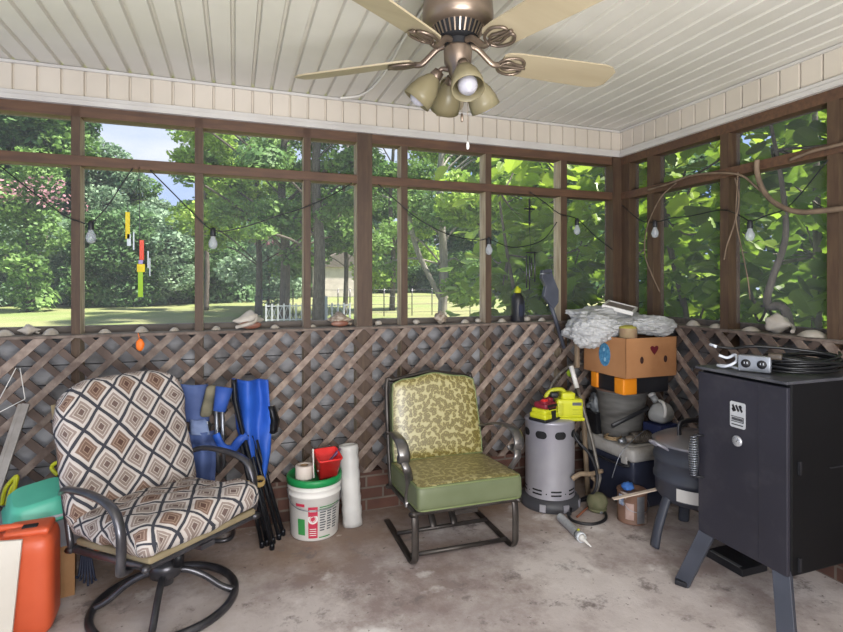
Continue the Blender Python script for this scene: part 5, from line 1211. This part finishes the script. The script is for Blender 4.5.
# far trees: (px, distance y, height, kind)
def place(t, x, y, rz, s=1.0, label=None, sz=None):
    t.location = (x, y, ground_z(y)-.02); t.rotation_euler = (0, 0, rz); t.scale = (s, s, sz or s)
    if label: t['label'] = label
    return t
protoA = make_tree('leafy_tree', 'x', 'tree', 12, 4.2, 16000, .38, ml_soft, 11, m_bark, .12, .02, clumps=24)
protoB = make_tree('leafy_tree', 'x', 'tree', 11, 3.6, 14000, .34, ml_mid, 12, m_bark, .12, .03, clumps=22)
protoC = make_tree('leafy_tree', 'x', 'tree', 13, 3.4, 14000, .34, ml_deep, 13, m_bark, .12, .03, clumps=22)
def xat(px, y): return PY(px, 283, y).x
far = [ # px, y, proto, scale, label
 (-70, 36, 'A', 1.15), (-30, 33, 'C', 1.15), (8, 37, 'A', 1.12), (40, 34, 'B', 1.15), (75, 38, 'C', .95), (108, 36, 'A', .74), (135, 38, 'B', .70), (160, 37, 'A', .50), (190, 35, 'B', .52), (215, 38, 'C', .70), (245, 36, 'A', .88), (275, 40, 'B', 1.0), (305, 42, 'C', .80), (335, 44, 'B', .78), (360, 46, 'A', .85), (385, 47, 'B', 1.0),
 (412, 48, 'C', .92), (440, 50, 'B', .90), (470, 48, 'C', .85), (500, 44, 'B', 1.1), (530, 40, 'C', 1.1), (565, 36, 'B', 1.2), (600, 30, 'C', 1.2)]
where = {0: 'beyond the lawn at the far left edge', }
names = ['far left edge beyond the lawn', 'behind the first screen bay on the left', 'tallest in the first bay from the left', 'behind the pink blossoms', 'behind the first post', 'left of the stained glass chime', 'behind the stained glass chime', 'right of the stained glass chime under the open sky', 'behind the second post', 'just right of the second post', 'in the middle of the third bay', 'left of the third post', 'right behind the third post', 'between the third and the thick post', 'behind the thick middle post', 'in the narrow bay right of the thick post', 'behind the thin fifth post', 'behind the pale forked tree', 'left of the sixth post', 'right of the sixth post', 'behind the cross wind chime', 'behind the post nearest the corner', 'beyond the corner of the porch']
used = set()
for (px, y, k, s), nm in zip(far, names):
    pr = {'A': protoA, 'B': protoB, 'C': protoC}[k]; kn = {'A': 'hazy grey green tree', 'B': 'mid green leafy tree', 'C': 'deep green leafy tree'}[k]
    o = pr if k not in used else copy_tree(pr); used.add(k); place(o, xat(px, y), y, px*.37, s, kn+' '+nm); o['category'] = 'tree'; o['group'] = 'trees beyond the lawn'
# bushes along the edge of the lawn
bushA = make_tree('round_bush', 'x', 'bush', 4.2, 2.6, 9000, .22, ml_deep, 21, m_bark, .06, .04, clumps=12)
bushB = make_tree('round_bush', 'x', 'bush', 3.8, 2.4, 9000, .20, ml_soft, 22, m_bark, .06, .04, clumps=12)
bs = [(-55, 29, 'A', 1.0, 'dark rounded bush outside the left picture edge'), (-15, 29, 'B', 1.1, 'grey green bush at the left picture edge'), (25, 31, 'A', 1.1, 'bush below the pink blossoms'), (62, 30, 'B', 1.0, 'bush just left of the first post'), (97, 28, 'A', .95, 'dense dark bush right of the first post'), (128, 28, 'A', 1.0, 'dense dark bush below the stained glass chime'), (158, 29, 'B', 1.15, 'grey green bush between chime and second post'), (188, 30, 'A', 1.0, 'dark bush at the second post'),
      (222, 31, 'A', 1.05, 'dark bush right of the second post'), (252, 33, 'B', 1.0, 'grey green bush above the orange mouthed conch'), (345, 44, 'B', 1.0, 'far bush left of the thick middle post'), (390, 46, 'A', 1.1, 'far bush right of the thick middle post'), (430, 46, 'B', 1.1, 'far bush beyond the pale forked tree'), (468, 44, 'A', 1.1, 'far bush left of the sixth post'), (505, 40, 'B', 1.2, 'far bush behind the cross chime tubes'), (318, 43, 'A', .8, 'far low bush beside the broad grey trunk'), (288, 38, 'A', .9, 'bush behind the third post')]
used = set()
for px, y, k, s, lab in bs:
    pr = bushA if k == 'A' else bushB; o = pr if k not in used else copy_tree(pr); used.add(k); place(o, xat(px, y), y, px*.9, s, lab); o['category'] = 'bush'; o['group'] = 'bushes along the lawn edge'
t = make_tree('blossoming_tree', 'tall shrub with pink blossom tops in the first bay from the left', 'tree', 6.2, 2.2, 6000, .22, ml_mid, 31, m_bark, .08, .05, clumps=14); place(t, xat(28, 25), 25, .3)
v = blobpts([(a, b, z, .8, .8, .35) for a, b, z in ((-.8, -1.6, 4.6), (.5, -1.7, 4.9), (1.2, -1.6, 4.2), (-1.4, -1.5, 4.2), (0, -1.7, 4.4))], 300, 5); vv, ff = kite(len(v), v, .16, 5)
o = bpy.data.objects.new('blossom', mesh_from('blossom', vv, ff, m_pink)); COL.objects.link(o); o.parent = t
t = make_tree('blossoming_tree', 'small tree with faint pink blossom patches in the third bay', 'tree', 5.0, 2.2, 5000, .22, ml_soft, 32, m_bark, .08, .08, clumps=12); place(t, xat(268, 25), 25, .3)
v = blobpts([(a, b, z, .7, .6, .3) for a, b, z in ((-.6, -1.2, 3.0), (.6, -1.3, 2.5), (.4, -1.2, 3.7))], 360, 6); vv, ff = kite(len(v), v, .14, 6)
o = bpy.data.objects.new('blossom', mesh_from('blossom', vv, ff, m_pink)); COL.objects.link(o); o.parent = t
# nearer trees on the lawn, tall, bare trunks and airy crowns that let the sky through
def near_tree(px, y, h, tr, lab, blobs, m, bark, seed, n=7000, ls=.22, fork=False):
    n = int(n*1.9)
    t = thing('tall_tree', lab, 'tree', (xat(px, y), y, ground_z(y)-.02), 0, 'tall trees on the lawn')
    pts = blobpts(blobs, n, seed, .9); v, f = kite(len(pts), pts, ls, seed)
    o = bpy.data.objects.new('foliage', mesh_from('foliage', v, f, m)); COL.objects.link(o); o.parent = t
    mb = MB(); C = cr([(0, 0, 0), (.05, 0, h*.25), (-.08, 0, h*.5), (.06, 0, h*.75), (0, 0, h)], 6); k = len(C); mb.tube(C, tr, 10, rads=[tr*(1.1-.75*i/k) for i in range(k)])
    for i, b in enumerate(blobs):
        e = Vector(b[:3]); s = Vector((0, 0, min(h*.95, max(h*.22, e.z-abs(e.x)*.7)))); mb.tube(cr([s, s.lerp(e, .5)+Vector((0, 0, .2)), e], 5), tr*.22, 6)
    if fork: mb.tube(cr([(0, 0, .75), (-.35, 0, 1.4), (-.8, .1, 2.4), (-1.1, .1, 3.6)], 6), tr*.6, 8)
    mb.build('trunk', bark, t); return t
def cloud(seed, n, w_, z0, z1, s0, s1):
    r = random.Random(seed); return [(r.uniform(-w_, w_), r.uniform(-w_, w_)*.6, r.uniform(z0, z1), s, s, s*.6) for s in [r.uniform(s0, s1) for _ in range(n)]]
near_tree(284, 19, 9.5, .17, 'tall tree with slender dark trunk left of the third post', cloud(1, 26, 3.2, 1.8, 8.2, .5, 1.0), ml_mid, m_bark, 41, 8500, .19)
near_tree(318, 17, 9.5, .19, 'tall tree with broad grey trunk between the third and the thick post', cloud(2, 20, 1.9, 2.0, 8, .5, .9), ml_mid, m_bark, 42, 6500, .18)
near_tree(442, 15, 8.5, .14, 'pale barked forked tree in the bay left of the sixth post', cloud(3, 22, 2.2, 1.7, 7, .45, .8), ml_mid, m_barkp, 43, 6500, .16, True)
near_tree(258, 21, 8.5, .12, 'slim tree right of the second post with airy crown', cloud(4, 20, 2.6, 2.2, 7.5, .5, 1.0), ml_yel, m_bark, 44, 5500, .19)
near_tree(392, 22, 9.5, .12, 'slim yellow green tree right of the thick middle post', cloud(5, 16, 1.8, 1.4, 8.2, .6, 1.0), ml_yel, m_bark, 45, 6000, .2)
near_tree(206, 24, 8, .10, 'airy tree top against the sky left of the second post', cloud(6, 9, .8, 3.5, 7.2, .4, .7), ml_mid, m_bark, 46, 4000, .2)
near_tree(482, 13, 7, .08, 'yellow green sapling crown left of the cross wind chime', cloud(7, 16, 1.2, .8, 4.8, .4, .7), ml_yel, m_bark, 47, 4500, .16)
near_tree(345, 20, 8.5, .09, 'airy young tree just left of the thick middle post', cloud(8, 14, 1.4, 2.0, 7.5, .5, .8), ml_mid, m_bark, 48, 4000, .18)
# white fencing and a post and wire fence on the lawn
m_wf = mat('white_fence_paint', '#c9ccd0', '#b9bdc4', 5, rough=.6)
t = thing('white_garden_fence', 'low white lattice garden fence on the lawn behind the brown conch', 'fence', (xat(300, 17), 17, ground_z(17)))
zz = ground_z(17)
for px in range(266, 353, 6):
    x = xat(px, 17); mb = MB(); hgt = .62 if px != 326 else .85; mb.box((x, 17, zz+hgt/2), (.045 if px != 326 else .09, .045, hgt)); mb.build('picket', m_wf, t, True)
mb = MB(); x0_, x1_ = xat(266, 17), xat(350, 17)
for z in (.12, .55): mb.box(((x0_+x1_)/2, 17.03, zz+z), (x1_-x0_, .02, .035))
mb.build('rail', m_wf, t, True)
mb = MB(); n = 16
for k in range(n):
    a = x0_+(x1_-x0_)*k/n; b = x0_+(x1_-x0_)*(k+1)/n; mb.span((a, 17.03, zz+.12), (b, 17.03, zz+.55), .012, .012, up=(0, 1, 0)); mb.span((b, 17.03, zz+.12), (a, 17.03, zz+.55), .012, .012, up=(0, 1, 0))
mb.build('lattice_infill', m_wf, t, True)
t = thing('wire_fence', 'thin dark wire fence crossing the sunny lawn', 'fence', (xat(370, 19), 19, ground_z(19)))
for px in (262, 293, 306, 338, 350, 384, 412, 432, 470):
    mb = MB(); x = xat(px, 19); mb.tube([(x, 19, ground_z(19)), (x, 19, 1.15)], .02, 6); mb.build('fence_post', m_frame, t, True)
mb = MB()
for z in (.25, .55, .85, 1.1): mb.tube([(xat(255, 19), 19, z), (xat(480, 19), 19, z)], .007, 4)
mb.build('wire', m_frame, t, True)
# little outbuilding glimpsed between trunks
t = thing('neighbour_shed', 'pale neighbouring house glimpsed through the trees left of the thick post', 'building', (xat(338, 40), 40, .1))
mb = MB(); cxx = xat(338, 40); mb.box((cxx, 40, 1.3), (4.2, 3, 2.4)); mb.build('wall', mat('pale_pink_siding', '#cfc4bd', '#bfb4ae', 3, rough=.7), t, True)
mb = MB(); mb.prism([(-2.4, 2.5), (2.4, 2.5), (0, 3.7)], (cxx, 41.7, 0), (1, 0, 0), (0, 0, 1), 3.4); mb.build('roof', m_sill, t, True)

# broad leaved plants close to the right and the corner
def figleaf():
    half = [(0, 0), (.16, .03), (.30, .14), (.36, .30), (.30, .42), (.34, .58), (.24, .66), (.20, .82), (.08, .88), (0, 1.0)]
    return half
HL = figleaf()
def broad(name, lab, cat, box, n, size, m, seed, trunks, loc, avoid=None, group=None):
    n = int(n*1.25); r = random.Random(seed); t = thing(name, lab, cat, loc, 0, group); V = []; Fc = []
    x0, x1, y0, y1, z0, z1 = box; cl = [(r.uniform(x0, x1), r.uniform(y0, y1), z0+(z1-z0)*r.random()) for _ in range(max(6, n//9))]
    for k in range(n):
        c = r.choice(cl); sp = .20
        p = Vector((c[0]+r.gauss(0, sp), c[1]+r.gauss(0, sp), c[2]+r.gauss(0, sp)))
        if p.x < W+.26 and p.y < D+.26: p.x = W+.26+r.random()*.4
        if box[2] > D and p.y < D+.26: p.y = D+.26+r.random()*.3
        s = size*.88*r.uniform(.6, 1.25)
        az = r.uniform(0, 2*PI); dr = r.uniform(-.2, 1.0)
        R = Matrix.Rotation(az, 3, 'Z') @ Matrix.Rotation(r.gauss(0, .5), 3, 'Y') @ Matrix.Rotation(-dr, 3, 'X')
        b = len(V); fold = r.uniform(.1, .35); curl = r.uniform(.0, .3)
        for sg in (1, -1):
            for (x, y) in HL: V.append(p+R @ Vector((sg*x*s*1.25, y*s, (abs(x)*fold-curl*y*y*.5)*s)))
        q = len(HL); Fc.append([b+i for i in range(q)]); Fc.append([b+q+i for i in reversed(range(q))])
    me = bpy.data.meshes.new('foliage'); me.from_pydata([tuple(v-Vector(loc)) for v in V], [], Fc)
    # weld the midrib so each leaf is one island
    bm = bmesh.new(); bm.from_mesh(me); bmesh.ops.remove_doubles(bm, verts=bm.verts, dist=1e-5); bm.to_mesh(me); bm.free()
    me.materials.append(m); o = bpy.data.objects.new('foliage', me); COL.objects.link(o); o.parent = t
    mb = MB()
    for P, r0 in trunks:
        C = cr(P, 7); k = len(C); mb.tube(C, r0, 8, rads=[r0*(1.1-.8*i/k) for i in range(k)])
    for c in cl[::3]:
        tr = trunks[int(r.random()*len(trunks))][0]; s = min((Vector(q) for q in tr), key=lambda q: (q-Vector(c)).length); mb.tube(cr([s, s.lerp(Vector(c), .5)+Vector((0, 0, -.08)), c], 4), .008, 5)
    mb.build('branches', m_bark, t, True); return t
G = 'broad leaved shrubs around the corner'
broad('broadleaf_shrub', 'bushy broad leaved shrub right outside the corner of the porch', 'shrub', (2.95, 4.1, 2.9, 4.2, .2, 3.3), 620, .21, ml_fig, 61, [([(3.5, 3.5, -.12), (3.55, 3.4, .9), (3.4, 3.5, 1.9), (3.3, 3.4, 2.8)], .035)], (3.5, 3.5, -.12), group=G)
broad('broadleaf_shrub', 'large broad leaved shrub outside the right wall screens, shading the last bay', 'shrub', (3.05, 4.0, 1.3, 2.9, .5, 3.3), 680, .19, ml_fig2, 62, [([PX(790, 345, 2.95)-Vector((0, 0, 1.1)), PX(790, 330, 2.92), PX(768, 305, 2.9), PX(772, 280, 2.9), PX(785, 240, 2.9), PX(784, 200, 2.9), PX(776, 150, 2.9), PX(765, 100, 2.95)], .026), ([(3.4, 1.9, -.12), (3.3, 1.75, .9), (3.15, 1.6, 1.5), (3.2, 1.4, 2.2)], .02)], (3.35, 1.95, -.12), group=G)
broad('broadleaf_shrub', 'bright broad leaved shrub behind the black bottle and cross wind chime', 'shrub', (2.2, 3.2, 3.8, 4.8, .1, 2.5), 520, .20, ml_fig, 63, [([(2.5, 4.3, -.12), (2.45, 4.2, .8), (2.3, 4.2, 1.6), (2.2, 4.2, 2.2)], .025)], (2.5, 4.3, -.12), group=G)
broad('broadleaf_shrub', 'tall broad leaved shrub between the corner posts and the lawn', 'shrub', (2.75, 4.0, 4.0, 5.6, .2, 3.7), 700, .21, ml_fig, 64, [([(3.3, 4.9, -.12), (3.3, 4.8, 1.3), (3.2, 4.9, 2.6)], .03)], (3.3, 4.9, -.12), group=G)
broad('broadleaf_shrub', 'rear broad leaved shrub deep behind the right wall', 'shrub', (5.0, 6.8, 1.0, 6.0, .0, 3.6), 1000, .30, ml_fig2, 65, [([(5.2, 3.5, -.12), (5.1, 3.4, 1.6), (5.2, 3.5, 3.4)], .05)], (5.2, 3.5, -.12), group=G)
broad('broadleaf_shrub', 'near broad leaved shrub outside the right wall beside the smoker', 'shrub', (3.0, 4.2, .2, 1.5, .4, 3.0), 420, .20, ml_fig2, 66, [([(3.5, .9, -.12), (3.45, .9, 1.0), (3.4, .8, 2.2)], .03)], (3.5, .9, -.12), group=G)
sideT = [(13.5, 3.0, 1.0, 'deep green tree standing far behind the right wall'), (14.5, 8.5, 1.1, 'deep green tree beyond the corner shrubs'), (11.5, 12, .9, 'deep green tree behind the corner post outside'), (14, -1, 1.1, 'deep green tree far behind the smoker')]
for x, y, s, lab in sideT:
    o = copy_tree(protoC); o.location = (x, y, -.12); o.scale = (s*.9, s*.9, s*.62); o.rotation_euler = (0, 0, x); o['label'] = lab; o['group'] = 'trees beside the porch'
